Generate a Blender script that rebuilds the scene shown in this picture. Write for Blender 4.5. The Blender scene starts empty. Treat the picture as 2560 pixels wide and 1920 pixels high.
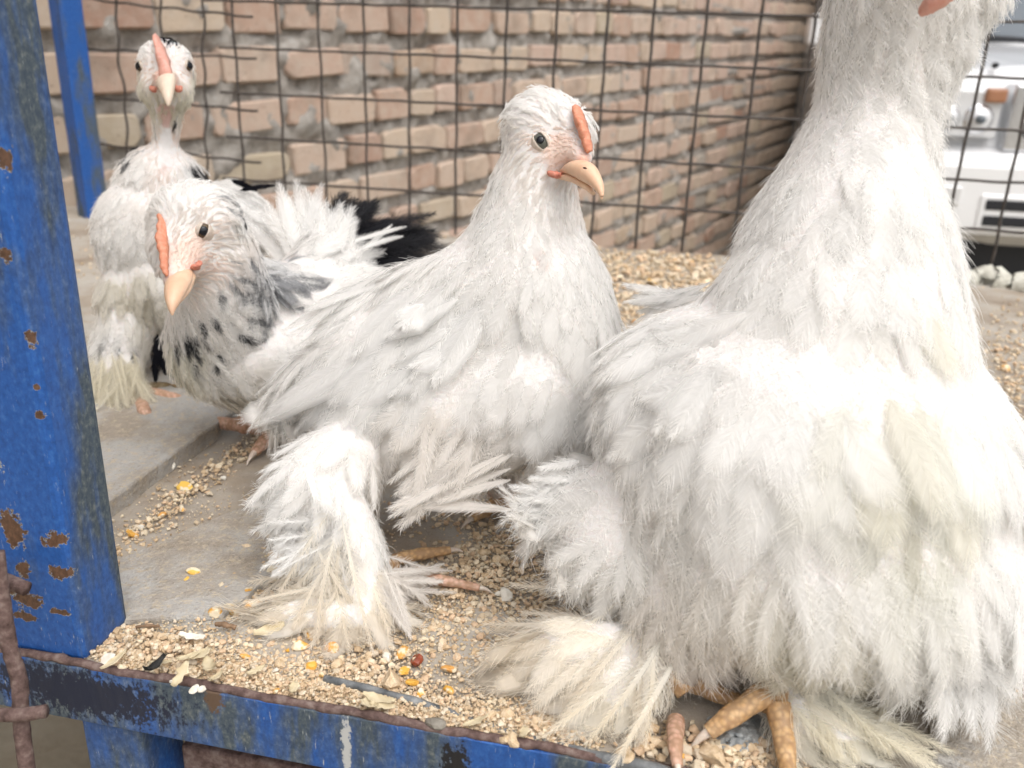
import bpy, bmesh, math, random
import numpy as np
from mathutils import Vector, Matrix
from mathutils.bvhtree import BVHTree

random.seed(7)
rng = np.random.default_rng(11)
S = bpy.context.scene
COL = S.collection

# ------------------------------------------------------------------ camera
F = 2150.0                                   # focal length in photo pixels (2560 wide)
PITCH = math.atan(810 / 2150.0)
ROLL = math.radians(2.2)
CAMZ = 0.25
_r0 = np.array([1, 0, 0.0]); _u0 = np.array([0, math.sin(PITCH), math.cos(PITCH)])
FW = np.array([0, math.cos(PITCH), -math.sin(PITCH)])
RT = math.cos(ROLL) * _r0 + math.sin(ROLL) * _u0
UP = -math.sin(ROLL) * _r0 + math.cos(ROLL) * _u0
CP = np.array([0, 0, CAMZ])
cam = bpy.data.cameras.new('camera')
cam.sensor_width = 36.0
cam.lens = F / 2560 * 36.0
cam.clip_start = 0.01; cam.clip_end = 500
cam.dof.use_dof = True
cam.dof.focus_distance = 0.41
cam.dof.aperture_fstop = 11.5
co = bpy.data.objects.new('camera', cam); COL.objects.link(co)
m = Matrix.Identity(4)
for i in range(3):
    m[i][0] = RT[i]; m[i][1] = UP[i]; m[i][2] = -FW[i]; m[i][3] = CP[i]
co.matrix_world = m
S.camera = co

# ------------------------------------------------------------------ sky, sun, exposure
SUN_EL, SUN_AZ = math.radians(60), math.radians(150)     # azimuth clockwise from +Y
W = bpy.data.worlds.new('World'); S.world = W; W.use_nodes = True
nt = W.node_tree
bg = nt.nodes['Background']
sky = nt.nodes.new('ShaderNodeTexSky'); sky.sky_type = 'NISHITA'
sky.sun_disc = False; sky.sun_elevation = SUN_EL; sky.sun_rotation = SUN_AZ
sky.air_density = 1.0; sky.dust_density = 6.0; sky.ozone_density = 1.0
hs = nt.nodes.new('ShaderNodeHueSaturation'); hs.inputs['Saturation'].default_value = 0.35
nt.links.new(sky.outputs[0], hs.inputs['Color']); nt.links.new(hs.outputs[0], bg.inputs[0])
bg.inputs[1].default_value = 0.15
sun = bpy.data.lights.new('sun', 'SUN'); sun.energy = 0.9; sun.angle = math.radians(90)
sun.color = (1, 0.975, 0.94)
so = bpy.data.objects.new('sun', sun); COL.objects.link(so)
sd = Vector((math.sin(SUN_AZ) * math.cos(SUN_EL), math.cos(SUN_AZ) * math.cos(SUN_EL), math.sin(SUN_EL)))
so.rotation_euler = (-sd).to_track_quat('-Z', 'Y').to_euler()
S.view_settings.view_transform = 'Standard'; S.view_settings.look = 'None'
S.view_settings.exposure = 0.42; S.view_settings.gamma = 1.0
S.render.engine = 'CYCLES'
cy = S.cycles
cy.max_bounces = 8; cy.diffuse_bounces = 5; cy.glossy_bounces = 3; cy.transmission_bounces = 6
cy.transparent_max_bounces = 14; cy.sample_clamp_indirect = 6
cy.use_adaptive_sampling = True; cy.adaptive_threshold = 0.03
cy.use_denoising = True
try: cy.denoiser = 'OPENIMAGEDENOISE'
except Exception: pass
try: S.cycles_curves.shape = 'THICK'
except Exception: pass

# ------------------------------------------------------------------ geometry helpers
def ray(x, y): return FW + RT * ((x - 1280) / F) - UP * ((y - 960) / F)
def pp(x, y, d): return CP + ray(x, y) * d
def fl(x, y, z=0.0):
    r = ray(x, y); return CP + r * ((z - CAMZ) / r[2])
def fdepth(x, y, z=0.0):
    r = ray(x, y); return (z - CAMZ) / r[2]
def proj(P):
    q = np.asarray(P) - CP
    d = q @ FW
    return 1280 + F * (q @ RT) / d, 960 - F * (q @ UP) / d, d
def nrm(v):
    v = np.asarray(v, float)
    return v / (np.linalg.norm(v, axis=-1, keepdims=True) + 1e-12)

def mesh_obj(name, verts, faces, mat, parent=None, smooth=False, origin=None):
    me = bpy.data.meshes.new(name)
    v = np.asarray(verts, float)
    o0 = np.zeros(3)
    if parent is not None: o0 = np.array(ORG.get(parent.name, (0, 0, 0)))
    if origin is not None: o0 = np.asarray(origin)
    me.from_pydata((v - o0).tolist(), [], [tuple(int(i) for i in f) for f in faces])
    me.update()
    if mat is not None: me.materials.append(mat)
    if smooth:
        me.polygons.foreach_set('use_smooth', [True] * len(me.polygons))
    o = bpy.data.objects.new(name, me); COL.objects.link(o)
    if parent is not None:
        o.parent = parent
        if origin is not None:
            o.location = Vector(o0 - np.array(ORG.get(parent.name, (0, 0, 0))))
        ORG[o.name] = tuple(o0)
    elif origin is not None:
        o.location = Vector(o0); ORG[o.name] = tuple(o0)
    return o
ORG = {}
def empty(name, loc, label=None, cat=None, group=None, parent=None, kind=None):
    o = bpy.data.objects.new(name, None); COL.objects.link(o)
    o.empty_display_size = 0.05
    ORG[o.name] = tuple(loc)
    if parent is not None:
        o.parent = parent; o.location = Vector(np.array(loc) - np.array(ORG.get(parent.name, (0, 0, 0))))
    else: o.location = Vector(loc)
    tag(o, label, cat, group, kind)
    return o
def tag(o, label=None, cat=None, group=None, kind=None):
    if label: o['label'] = label
    if cat: o['category'] = cat
    if group: o['group'] = group
    if kind: o['kind'] = kind
    return o

def box_vf(c, ex, ey, ez, hx, hy, hz):
    c = np.asarray(c); v = []
    for sx in (-1, 1):
        for sy in (-1, 1):
            for sz in (-1, 1):
                v.append(c + ex * hx * sx + ey * hy * sy + ez * hz * sz)
    f = [(0, 1, 3, 2), (4, 6, 7, 5), (0, 4, 5, 1), (2, 3, 7, 6), (0, 2, 6, 4), (1, 5, 7, 3)]
    return v, f
def bevel_obj(o, w, seg=2):
    b = o.modifiers.new('bevel', 'BEVEL'); b.width = w; b.segments = seg; b.limit_method = 'ANGLE'
    return o
def loft_vf(cs, ra, rb=None, ref=None, n=10, cap=True):
    """tube with elliptical sections: ra across (cross ref), rb along ref."""
    cs = np.asarray(cs, float); k = len(cs)
    ra = np.broadcast_to(np.asarray(ra, float), (k,)); rb = ra if rb is None else np.broadcast_to(np.asarray(rb, float), (k,))
    t = nrm(np.gradient(cs, axis=0))
    ref = np.array([0, 0, 1.0]) if ref is None else np.asarray(ref, float)
    if abs(np.dot(nrm(ref), t[k // 2])) > 0.95: ref = np.array([1.0, 0.2, 0.1])
    a = nrm(np.cross(t, ref)); b = nrm(np.cross(a, t))
    ang = np.arange(n) * 2 * math.pi / n
    v = (cs[:, None] + a[:, None] * (np.cos(ang)[None, :, None] * ra[:, None, None])
         + b[:, None] * (np.sin(ang)[None, :, None] * rb[:, None, None])).reshape(-1, 3)
    f = []
    for i in range(k - 1):
        for j in range(n):
            f.append((i * n + j, i * n + (j + 1) % n, (i + 1) * n + (j + 1) % n, (i + 1) * n + j))
    if cap:
        f.append(tuple(range(n))[::-1]); f.append(tuple((k - 1) * n + j for j in range(n)))
    return v, f
def loft(name, cs, ra, mat, parent=None, rb=None, ref=None, n=10, smooth=True):
    v, f = loft_vf(cs, ra, rb, ref, n)
    return mesh_obj(name, v, f, mat, parent, smooth)
def smooth_path(pts, n):
    """catmull-rom through points, rows may hold extra columns (radii)."""
    P = np.asarray(pts, float); k = len(P)
    Q = np.vstack([2 * P[0] - P[1], P, 2 * P[-1] - P[-2]])
    out = []
    for u in np.linspace(0, k - 1, n):
        i = min(int(u), k - 2); t = u - i
        a, b, c, d = Q[i], Q[i + 1], Q[i + 2], Q[i + 3]
        out.append(0.5 * (2 * b + (c - a) * t + (2 * a - 5 * b + 4 * c - d) * t * t + (3 * b - a - 3 * c + d) * t ** 3))
    return np.array(out)

# ------------------------------------------------------------------ materials
class NT:
    def __init__(s, name, rough=0.8, spec=0.3):
        s.m = bpy.data.materials.new(name); s.m.use_nodes = True
        s.t = s.m.node_tree; s.n = s.t.nodes; s.b = s.n['Principled BSDF']
        s.b.inputs['Roughness'].default_value = rough
        s.b.inputs['Specular IOR Level'].default_value = spec
        s.tc = None
    def link(s, a, b): s.t.links.new(a, b)
    def coord(s, which='Object', scale=(1, 1, 1)):
        if s.tc is None: s.tc = s.n.new('ShaderNodeTexCoord')
        mp = s.n.new('ShaderNodeMapping'); mp.inputs['Scale'].default_value = scale
        s.link(s.tc.outputs[which], mp.inputs[0]); return mp.outputs[0]
    def noise(s, vec, scale, detail=4, rough=0.6, dist=0.0):
        n = s.n.new('ShaderNodeTexNoise'); n.inputs['Scale'].default_value = scale
        n.inputs['Detail'].default_value = detail; n.inputs['Roughness'].default_value = rough
        n.inputs['Distortion'].default_value = dist
        s.link(vec, n.inputs['Vector']); return n.outputs['Fac']
    def ramp(s, fac, stops, interp='LINEAR'):
        r = s.n.new('ShaderNodeValToRGB'); r.color_ramp.interpolation = interp
        e = r.color_ramp.elements
        while len(e) < len(stops): e.new(0.5)
        for q, (p, c) in zip(e, stops):
            q.position = p; q.color = (c if isinstance(c, tuple) else (c, c, c)) + (1,)
        s.link(fac, r.inputs[0]); return r.outputs[0]
    def mix(s, fac, a, b):
        x = s.n.new('ShaderNodeMix'); x.data_type = 'RGBA'
        for sock, val in ((x.inputs[0], fac), (x.inputs[6], a), (x.inputs[7], b)):
            if isinstance(val, (int, float)): sock.default_value = val
            elif isinstance(val, tuple): sock.default_value = val + (1,)
            else: s.link(val, sock)
        return x.outputs[2]
    def math(s, op, a, b=0.0, c=None):
        x = s.n.new('ShaderNodeMath'); x.operation = op
        for i, val in enumerate((a, b) if c is None else (a, b, c)):
            if isinstance(val, (int, float)): x.inputs[i].default_value = val
            else: s.link(val, x.inputs[i])
        return x.outputs[0]
    def color(s, c):
        if isinstance(c, tuple): s.b.inputs['Base Color'].default_value = c + (1,)
        else: s.link(c, s.b.inputs['Base Color'])
        return s
    def bump(s, h, strength=0.5, dist=0.002):
        b = s.n.new('ShaderNodeBump'); b.inputs['Strength'].default_value = strength
        b.inputs['Distance'].default_value = dist
        s.link(h, b.inputs['Height']); s.link(b.outputs[0], s.b.inputs['Normal']); return s

def mat_noise(name, c0, c1, scale, rough=0.8, bump=0.4, bd=0.001, spec=0.3, c2=None):
    a = NT(name, rough, spec); v = a.coord()
    n = a.noise(v, scale, 5)
    st = [(0.32, c0), (0.68, c1)] if c2 is None else [(0.3, c0), (0.52, c1), (0.72, c2)]
    a.color(a.ramp(n, st)); a.bump(a.noise(v, scale * 4, 3), bump, bd)
    return a.m

def mat_paint(name, seed=0.0, chips=(), worn=0.5, wear=(0, 0, 0, 0), blots=()):
    """weathered blue paint on steel: streaks, grime, chips with pale rims and bare rust."""
    a = NT(name, 0.5, 0.4)
    v0 = a.coord()
    off = a.n.new('ShaderNodeVectorMath'); off.operation = 'ADD'; off.inputs[1].default_value = (seed, seed * .7, seed * .3)
    a.link(v0, off.inputs[0]); v = off.outputs[0]
    def sc(x, y, z):
        q = a.n.new('ShaderNodeMapping'); q.inputs['Scale'].default_value = (x, y, z); a.link(v, q.inputs[0]); return q.outputs[0]
    big = a.noise(sc(38, 38, 9), 1.0, 5, 0.62)
    fine = a.noise(sc(1, 1, .7), 420, 5, 0.72)
    scr = a.noise(sc(900, 900, 120), 1.0, 3, 0.7)
    blue = a.ramp(fine, [(0.25, (0.010, 0.050, 0.19)), (0.55, (0.018, 0.092, 0.33)), (0.8, (0.055, 0.16, 0.40))])
    grime = a.ramp(fine, [(0.3, (0.025, 0.04, 0.065)), (0.55, (0.075, 0.095, 0.10)), (0.75, (0.20, 0.205, 0.175))])
    if any(wear):                                # wear grows along given object axes
        dt = a.n.new('ShaderNodeVectorMath'); dt.operation = 'DOT_PRODUCT'; dt.inputs[1].default_value = wear[:3]; a.link(v0, dt.inputs[0])
        big = a.math('ADD', big, a.math('ADD', dt.outputs['Value'], wear[3]))
    gm = a.ramp(big, [(0.5 - 0.16 * worn, 0.0), (0.52 + 0.1 * (1 - worn), 0.95)])
    c = a.mix(gm, blue, grime)
    sm = a.ramp(scr, [(0.66, 0.0), (0.74, 0.8)])
    c = a.mix(sm, c, (0.42, 0.44, 0.42))
    # chips
    d = a.noise(sc(1, 1, 1), 230, 3, 0.8)
    pat = a.noise(sc(1, 1, .8), 26, 2, 0.5)
    e = a.math('ADD', pat, a.math('MULTIPLY', d, 0.10))
    field = a.math('SUBTRACT', e, 0.775)
    for (cx, cyy, cz, r, el) in chips:
        s1 = a.n.new('ShaderNodeVectorMath'); s1.operation = 'SUBTRACT'; s1.inputs[1].default_value = (cx, cyy, cz); a.link(v0, s1.inputs[0])
        s2 = a.n.new('ShaderNodeVectorMath'); s2.operation = 'MULTIPLY'; s2.inputs[1].default_value = (1 / el, 1 / el, el); a.link(s1.outputs[0], s2.inputs[0])
        s3 = a.n.new('ShaderNodeVectorMath'); s3.operation = 'LENGTH'; a.link(s2.outputs[0], s3.inputs[0])
        q = a.math('ADD', a.math('DIVIDE', s3.outputs['Value'], r), a.math('MULTIPLY', d, 2.6))
        field = a.math('MAXIMUM', field, a.math('MULTIPLY', a.math('SUBTRACT', 2.2, q), 0.12))
    rim = a.ramp(field, [(0.0, 0.0), (0.004, 1.0)])
    core = a.ramp(field, [(0.006, 0.0), (0.012, 1.0)])
    rust = a.ramp(fine, [(0.3, (0.045, 0.024, 0.016)), (0.7, (0.16, 0.085, 0.05))])
    c = a.mix(rim, c, (0.36, 0.36, 0.31)); c = a.mix(core, c, rust)
    for (cx, cyy, cz, rx, rz, colr) in blots:
        s1 = a.n.new('ShaderNodeVectorMath'); s1.operation = 'SUBTRACT'; s1.inputs[1].default_value = (cx, cyy, cz); a.link(v0, s1.inputs[0])
        s2 = a.n.new('ShaderNodeVectorMath'); s2.operation = 'MULTIPLY'; s2.inputs[1].default_value = (1 / rx, 0, 1 / rz); a.link(s1.outputs[0], s2.inputs[0])
        s3 = a.n.new('ShaderNodeVectorMath'); s3.operation = 'LENGTH'; a.link(s2.outputs[0], s3.inputs[0])
        k = a.ramp(a.math('ADD', s3.outputs['Value'], a.math('MULTIPLY', a.math('SUBTRACT', fine, .5), 3.0)), [(0.75, 1.0), (0.95, 0.0)])
        c = a.mix(k, c, colr)
    a.color(c)
    rr = a.ramp(gm, [(0, 0.38), (1, 0.75)]); a.link(rr, a.b.inputs['Roughness'])
    h = a.math('SUBTRACT', a.math('MULTIPLY', fine, 0.35), core)
    a.bump(h, 0.5, 0.0006)
    return a.m

M = {}
M['rust'] = mat_noise('rust', (0.05, 0.03, 0.026), (0.13, 0.085, 0.075), 220, 0.85, 0.6, 0.0006, c2=(0.22, 0.17, 0.15))
M['wire'] = mat_noise('wire_steel', (0.03, 0.026, 0.024), (0.085, 0.07, 0.06), 90, 0.6, 0.3, 0.0004, 0.4)
def mat_brick():
    a = NT('brick_clay', 0.92, 0.15); v = a.coord('Object')
    oi = a.n.new('ShaderNodeObjectInfo')
    ad = a.n.new('ShaderNodeVectorMath'); ad.operation = 'ADD'; a.link(v, ad.inputs[0])
    sc = a.n.new('ShaderNodeVectorMath'); sc.operation = 'SCALE'; sc.inputs[0].default_value = (7, 3, 5); a.link(oi.outputs['Random'], sc.inputs['Scale'])
    a.link(sc.outputs[0], ad.inputs[1])
    base = a.ramp(oi.outputs['Random'], [(0, (0.42, 0.28, 0.21)), (0.2, (0.49, 0.355, 0.28)), (0.4, (0.51, 0.41, 0.31)), (0.55, (0.48, 0.34, 0.275)),
                                         (0.7, (0.52, 0.39, 0.315)), (0.85, (0.42, 0.36, 0.26)), (0.93, (0.38, 0.21, 0.145)), (1.0, (0.36, 0.34, 0.30))])
    n1 = a.noise(ad.outputs[0], 28, 5, 0.65); n2 = a.noise(ad.outputs[0], 9, 3)
    c = a.mix(0.12, base, (0.48, 0.40, 0.34)); c = a.mix(a.ramp(n1, [(0.4, 0.0), (0.75, 0.55)]), c, (0.52, 0.46, 0.39))
    c = a.mix(a.ramp(n2, [(0.50, 0.0), (0.72, 0.6)]), c, (0.26, 0.20, 0.155))
    c = a.mix(a.ramp(a.noise(ad.outputs[0], 95, 3), [(0.63, 0.0), (0.72, 0.6)]), c, (0.14, 0.11, 0.09))
    a.color(c); a.bump(a.noise(ad.outputs[0], 110, 5, 0.7), 0.9, 0.003); return a.m
M['brick'] = mat_brick()
M['mortar'] = mat_noise('mortar', (0.20, 0.18, 0.16), (0.33, 0.305, 0.275), 45, 0.95, 1.0, 0.004, 0.1, c2=(0.42, 0.40, 0.37))
def mat_floor():
    a = NT('dusty_cement', 0.93, 0.15); v = a.coord()
    n1 = a.noise(v, 11, 6, 0.62); n2 = a.noise(v, 60, 5, 0.65); n3 = a.noise(v, 330, 3, 0.7)
    c = a.ramp(n1, [(0.34, (0.24, 0.19, 0.145)), (0.48, (0.34, 0.30, 0.25)), (0.62, (0.40, 0.375, 0.335))])
    c = a.mix(a.ramp(n2, [(0.5, 0.0), (0.72, 0.55)]), c, (0.36, 0.29, 0.20))
    c = a.mix(a.ramp(n3, [(0.62, 0.0), (0.72, 0.7)]), c, (0.17, 0.13, 0.09))
    c = a.mix(a.ramp(n3, [(0.28, 0.6), (0.36, 0.0)]), c, (0.56, 0.52, 0.44))
    a.color(c); a.bump(a.math('ADD', n3, a.math('MULTIPLY', n2, 1.6)), 0.6, 0.0012); return a.m
M['floor'] = mat_floor()
def mat_board():
    a = NT('pale_board', 0.9, 0.15); v = a.coord(); st = a.coord('Object', (1, 0.25, 1))
    n1 = a.noise(st, 70, 5, 0.6); n2 = a.noise(v, 16, 5, 0.6); n3 = a.noise(v, 420, 3, 0.7)
    c = a.ramp(n1, [(0.3, (0.36, 0.345, 0.32)), (0.7, (0.47, 0.46, 0.44))])
    c = a.mix(a.ramp(n2, [(0.46, 0.0), (0.62, 0.8)]), c, (0.30, 0.25, 0.19))
    c = a.mix(a.ramp(n3, [(0.6, 0.0), (0.72, 0.7)]), c, (0.22, 0.18, 0.13))
    c = a.mix(a.ramp(a.noise(v, 260, 5, .75), [(0.52, 0.0), (0.62, 0.75)]), c, (0.50, 0.42, 0.31))
    c = a.mix(a.ramp(a.noise(v, 900, 3, .7), [(0.3, .55), (0.42, 0.0)]), c, (0.58, 0.55, 0.49))
    a.color(c); a.bump(a.math('ADD', n3, a.math('MULTIPLY', a.noise(v, 140, 5, .7), 2.5)), 0.9, 0.0012); return a.m
M['board'] = mat_board()
M['ground'] = mat_noise('dusty_ground', (0.20, 0.17, 0.125), (0.33, 0.29, 0.22), 6, 0.95, 0.6, 0.01, 0.1, c2=(0.42, 0.38, 0.30))
def mat_vcol(name, rough=0.85, sc=500, amt=0.35, spec=0.2):
    """per-piece colour stored on the mesh plus grain."""
    a = NT(name, rough, spec); at = a.n.new('ShaderNodeAttribute'); at.attribute_name = 'tint'
    n = a.noise(a.coord(), sc, 3)
    a.color(a.mix(a.ramp(n, [(0.35, 0.0), (0.75, amt)]), at.outputs['Color'], (0.30, 0.19, 0.10)))
    a.bump(n, 0.4, 0.0005); return a.m
M['crumb'] = mat_vcol('feed_crumb')
def mat_maize():
    a = NT('maize', 0.5, 0.4); v = a.coord('Object'); oi = a.n.new('ShaderNodeObjectInfo')
    ad = a.n.new('ShaderNodeVectorMath'); ad.operation = 'ADD'; a.link(v, ad.inputs[0]); a.link(oi.outputs['Random'], ad.inputs[1])
    n = a.noise(ad.outputs[0], 190, 2)
    y = a.ramp(oi.outputs['Random'], [(0, (0.72, 0.46, 0.09)), (0.5, (0.68, 0.37, 0.06)), (1, (0.60, 0.30, 0.09))])
    a.color(a.mix(a.ramp(n, [(0.50, 0.0), (0.58, 1.0)]), y, (0.72, 0.63, 0.46))); return a.m
M['maize'] = mat_maize()
M['husk'] = mat_noise('husk', (0.44, 0.36, 0.22), (0.62, 0.54, 0.38), 150, 0.75, 0.4, 0.0004)
M['white_grain'] = mat_noise('white_grain', (0.62, 0.57, 0.47), (0.78, 0.75, 0.68), 200, 0.6, 0.3, 0.0004)
M['pebble'] = mat_noise('pebble', (0.16, 0.145, 0.12), (0.24, 0.22, 0.185), 300, 0.55, 0.2, 0.0002)
M['bean'] = mat_noise('red_seed', (0.16, 0.03, 0.015), (0.30, 0.07, 0.03), 90, 0.25, 0.1, 0.0002, 0.5)
M['stick'] = mat_noise('stick', (0.14, 0.085, 0.05), (0.30, 0.20, 0.125), 200, 0.9, 0.5, 0.0005)
M['black_bit'] = mat_noise('black_bit', (0.012, 0.012, 0.012), (0.04, 0.038, 0.035), 200, 0.8)

# animal materials
def mat_skin(name, c0, c1, sc=300, rough=0.55, sss=0.15, bump=0.35, bd=0.0006):
    a = NT(name, rough, 0.35); v = a.coord()
    n = a.noise(v, sc, 4); a.color(a.ramp(n, [(0.3, c0), (0.7, c1)]))
    a.b.inputs['Subsurface Weight'].default_value = sss
    a.b.inputs['Subsurface Radius'].default_value = (0.004, 0.0015, 0.001)
    a.bump(a.noise(v, sc * 3, 3), bump, bd); return a.m
M['skin_white'] = mat_skin('bird_skin', (0.64, 0.60, 0.56), (0.72, 0.69, 0.66))
M['beak'] = mat_skin('beak_horn', (0.66, 0.41, 0.27), (0.76, 0.54, 0.38), 120, 0.38, 0.15, 0.12, 0.0003)
M['beak_pale'] = mat_skin('beak_horn_pale', (0.62, 0.50, 0.40), (0.72, 0.60, 0.48), 120, 0.4, 0.15, 0.12, 0.0003)
M['comb'] = mat_skin('comb_skin', (0.58, 0.20, 0.11), (0.68, 0.33, 0.22), 500, 0.45, 0.2, 0.5, 0.0006)
M['comb_pale'] = mat_skin('comb_skin_pale', (0.58, 0.26, 0.20), (0.66, 0.38, 0.31), 500, 0.5, 0.2, 0.5, 0.0006)
M['face'] = mat_skin('face_skin', (0.66, 0.42, 0.34), (0.74, 0.54, 0.46), 700, 0.55, 0.2, 0.6, 0.0006)
M['wattle'] = mat_skin('wattle_skin', (0.50, 0.16, 0.11), (0.62, 0.27, 0.19), 500, 0.45, 0.2, 0.5, 0.0005)
def mat_foot(name, c0, c1):
    a = NT(name, 0.5, 0.35); v = a.coord()
    w = a.n.new('ShaderNodeTexVoronoi'); w.inputs['Scale'].default_value = 420; a.link(v, w.inputs['Vector'])
    n = a.noise(v, 160, 4)
    c = a.mix(a.ramp(w.outputs['Distance'], [(0.25, 0.0), (0.7, 0.7)]), a.ramp(n, [(0.3, c0), (0.7, c1)]), (0.30, 0.18, 0.10))
    a.color(c); a.bump(w.outputs['Distance'], 0.5, -0.0006)
    a.b.inputs['Subsurface Weight'].default_value = 0.1; a.b.inputs['Subsurface Radius'].default_value = (0.003, 0.001, 0.0006)
    return a.m
M['foot_yellow'] = mat_foot('foot_yellow', (0.50, 0.29, 0.12), (0.66, 0.46, 0.26))
M['foot_pink'] = mat_foot('foot_pink', (0.54, 0.31, 0.22), (0.64, 0.43, 0.33))
M['claw'] = mat_skin('claw_horn', (0.55, 0.46, 0.38), (0.70, 0.62, 0.53), 300, 0.35, 0.1, 0.1, 0.0002)
def mat_plain(name, c, rough=0.5, spec=0.4, **kw):
    a = NT(name, rough, spec); n = a.noise(a.coord(), kw.get('sc', 30), 4)
    a.color(a.ramp(n, [(0.3, tuple(x * 0.88 for x in c)), (0.7, c)]))
    if kw.get('coat'): a.b.inputs['Coat Weight'].default_value = kw['coat']
    if kw.get('metal'): a.b.inputs['Metallic'].default_value = kw['metal']
    return a.m
M['iris_grey'] = mat_plain('iris_grey', (0.10, 0.105, 0.09), 0.3, 0.35, sc=600)
M['iris_brown'] = mat_plain('iris_brown', (0.10, 0.07, 0.04), 0.3, 0.35, sc=600)
M['pupil'] = mat_plain('pupil', (0.006, 0.007, 0.010), 0.2, 0.4)
M['eyelid'] = mat_skin('eyelid_skin', (0.50, 0.42, 0.35), (0.60, 0.52, 0.45), 700, 0.55, 0.1, 0.5, 0.0004)
M['nostril'] = mat_plain('nostril', (0.10, 0.045, 0.03), 0.7)

def mat_plumage():
    m_ = bpy.data.materials.new('plumage'); m_.use_nodes = True
    t = m_.node_tree; n = t.nodes; n.clear()
    out = n.new('ShaderNodeOutputMaterial'); at = n.new('ShaderNodeAttribute'); at.attribute_name = 'tint'
    d = n.new('ShaderNodeBsdfDiffuse'); tr = n.new('ShaderNodeBsdfTranslucent'); mx = n.new('ShaderNodeMixShader')
    mx.inputs[0].default_value = 0.45
    t.links.new(at.outputs['Color'], d.inputs[0]); t.links.new(at.outputs['Color'], tr.inputs[0])
    t.links.new(d.outputs[0], mx.inputs[1]); t.links.new(tr.outputs[0], mx.inputs[2]); t.links.new(mx.outputs[0], out.inputs[0])
    return m_
M['plumage'] = mat_plumage()
def mat_vane():
    m_ = mat_plumage(); m_.name = 'feather_vane'; t = m_.node_tree; n = t.nodes
    out = next(q for q in n if q.type == 'OUTPUT_MATERIAL'); at = next(q for q in n if q.type == 'ATTRIBUTE')
    src = out.inputs[0].links[0].from_socket
    tr = n.new('ShaderNodeBsdfTransparent'); mx = n.new('ShaderNodeMixShader')
    t.links.new(at.outputs['Alpha'], mx.inputs[0]); t.links.new(tr.outputs[0], mx.inputs[1]); t.links.new(src, mx.inputs[2]); t.links.new(mx.outputs[0], out.inputs[0])
    return m_
M['vane'] = mat_vane()

# ------------------------------------------------------------------ ground outside
GZ = -0.75
gx = np.linspace(-60, 60, 13); gy = np.linspace(-40, 120, 17)
gv = [(x, y, GZ) for y in gy for x in gx]
gf = [(j * 13 + i, j * 13 + i + 1, (j + 1) * 13 + i + 1, (j + 1) * 13 + i) for j in range(16) for i in range(12)]
tag(mesh_obj('ground', gv, gf, M['ground']), kind='structure')

# ------------------------------------------------------------------ cage frame directions
EX = nrm(np.array([0.982, -0.19, 0])); EY = nrm(np.array([0.19, 0.982, 0])); EZ = np.array([0, 0, 1.0])

# ------------------------------------------------------------------ brick wall
WD = nrm(ray(2700, 93)); WU = np.array([0, 0, 1.0]); WN = nrm(np.cross(WD, WU)); WU = nrm(np.cross(WN, WD)) 
if WN @ (CP - pp(590, 250, 1.74)) < 0: WN = -WN
W0 = pp(590, 122, 1.72)                       # a course line passes here
PITCHW = 0.0975
wall = empty('brick_wall', (W0[0], W0[1], GZ), 'rough wall of irregular tan and pink bricks behind the wire mesh', 'wall')
def wp(u, v, w=0.0): return W0 + WD * u + WU * v + WN * w
# mortar bed
uu = np.concatenate([np.linspace(-4.0, -1.15, 40), np.linspace(-1.1, 2.6, 330), np.linspace(2.65, 16.0, 120)]); vv = np.concatenate([np.linspace(-1.15, .85, 190), np.linspace(.9, 1.7, 20)])
nu, nv = len(uu), len(vv)
def lumps(k):
    h = rng.normal(0, 1, (nv, nu))
    for _ in range(k): h = (h + np.roll(h, 1, 0) + np.roll(h, 1, 1) + np.roll(h, -1, 0) + np.roll(h, -1, 1)) / 5
    return h / h.std()
hm = .014 + .006 * np.clip((uu[None] - 1.5) / 2, 0, 1) + .0065 * lumps(6) + .004 * lumps(2) + .0015 * lumps(0)
mv = (W0 + uu[None, :, None] * WD + vv[:, None, None] * WU + hm[..., None] * WN).reshape(-1, 3)
mf = [(j * nu + i, j * nu + i + 1, (j + 1) * nu + i + 1, (j + 1) * nu + i) for j in range(nv - 1) for i in range(nu - 1)]
b0 = len(mv)
mesh_obj('mortar', mv, mf, M['mortar'], wall, smooth=True)
cv, cf = box_vf(wp(6.0, .27, -0.15), WD, WU, WN, 10.0, 1.42, 0.12)
mesh_obj('wall_core', cv, cf, M['mortar'], wall)

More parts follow.
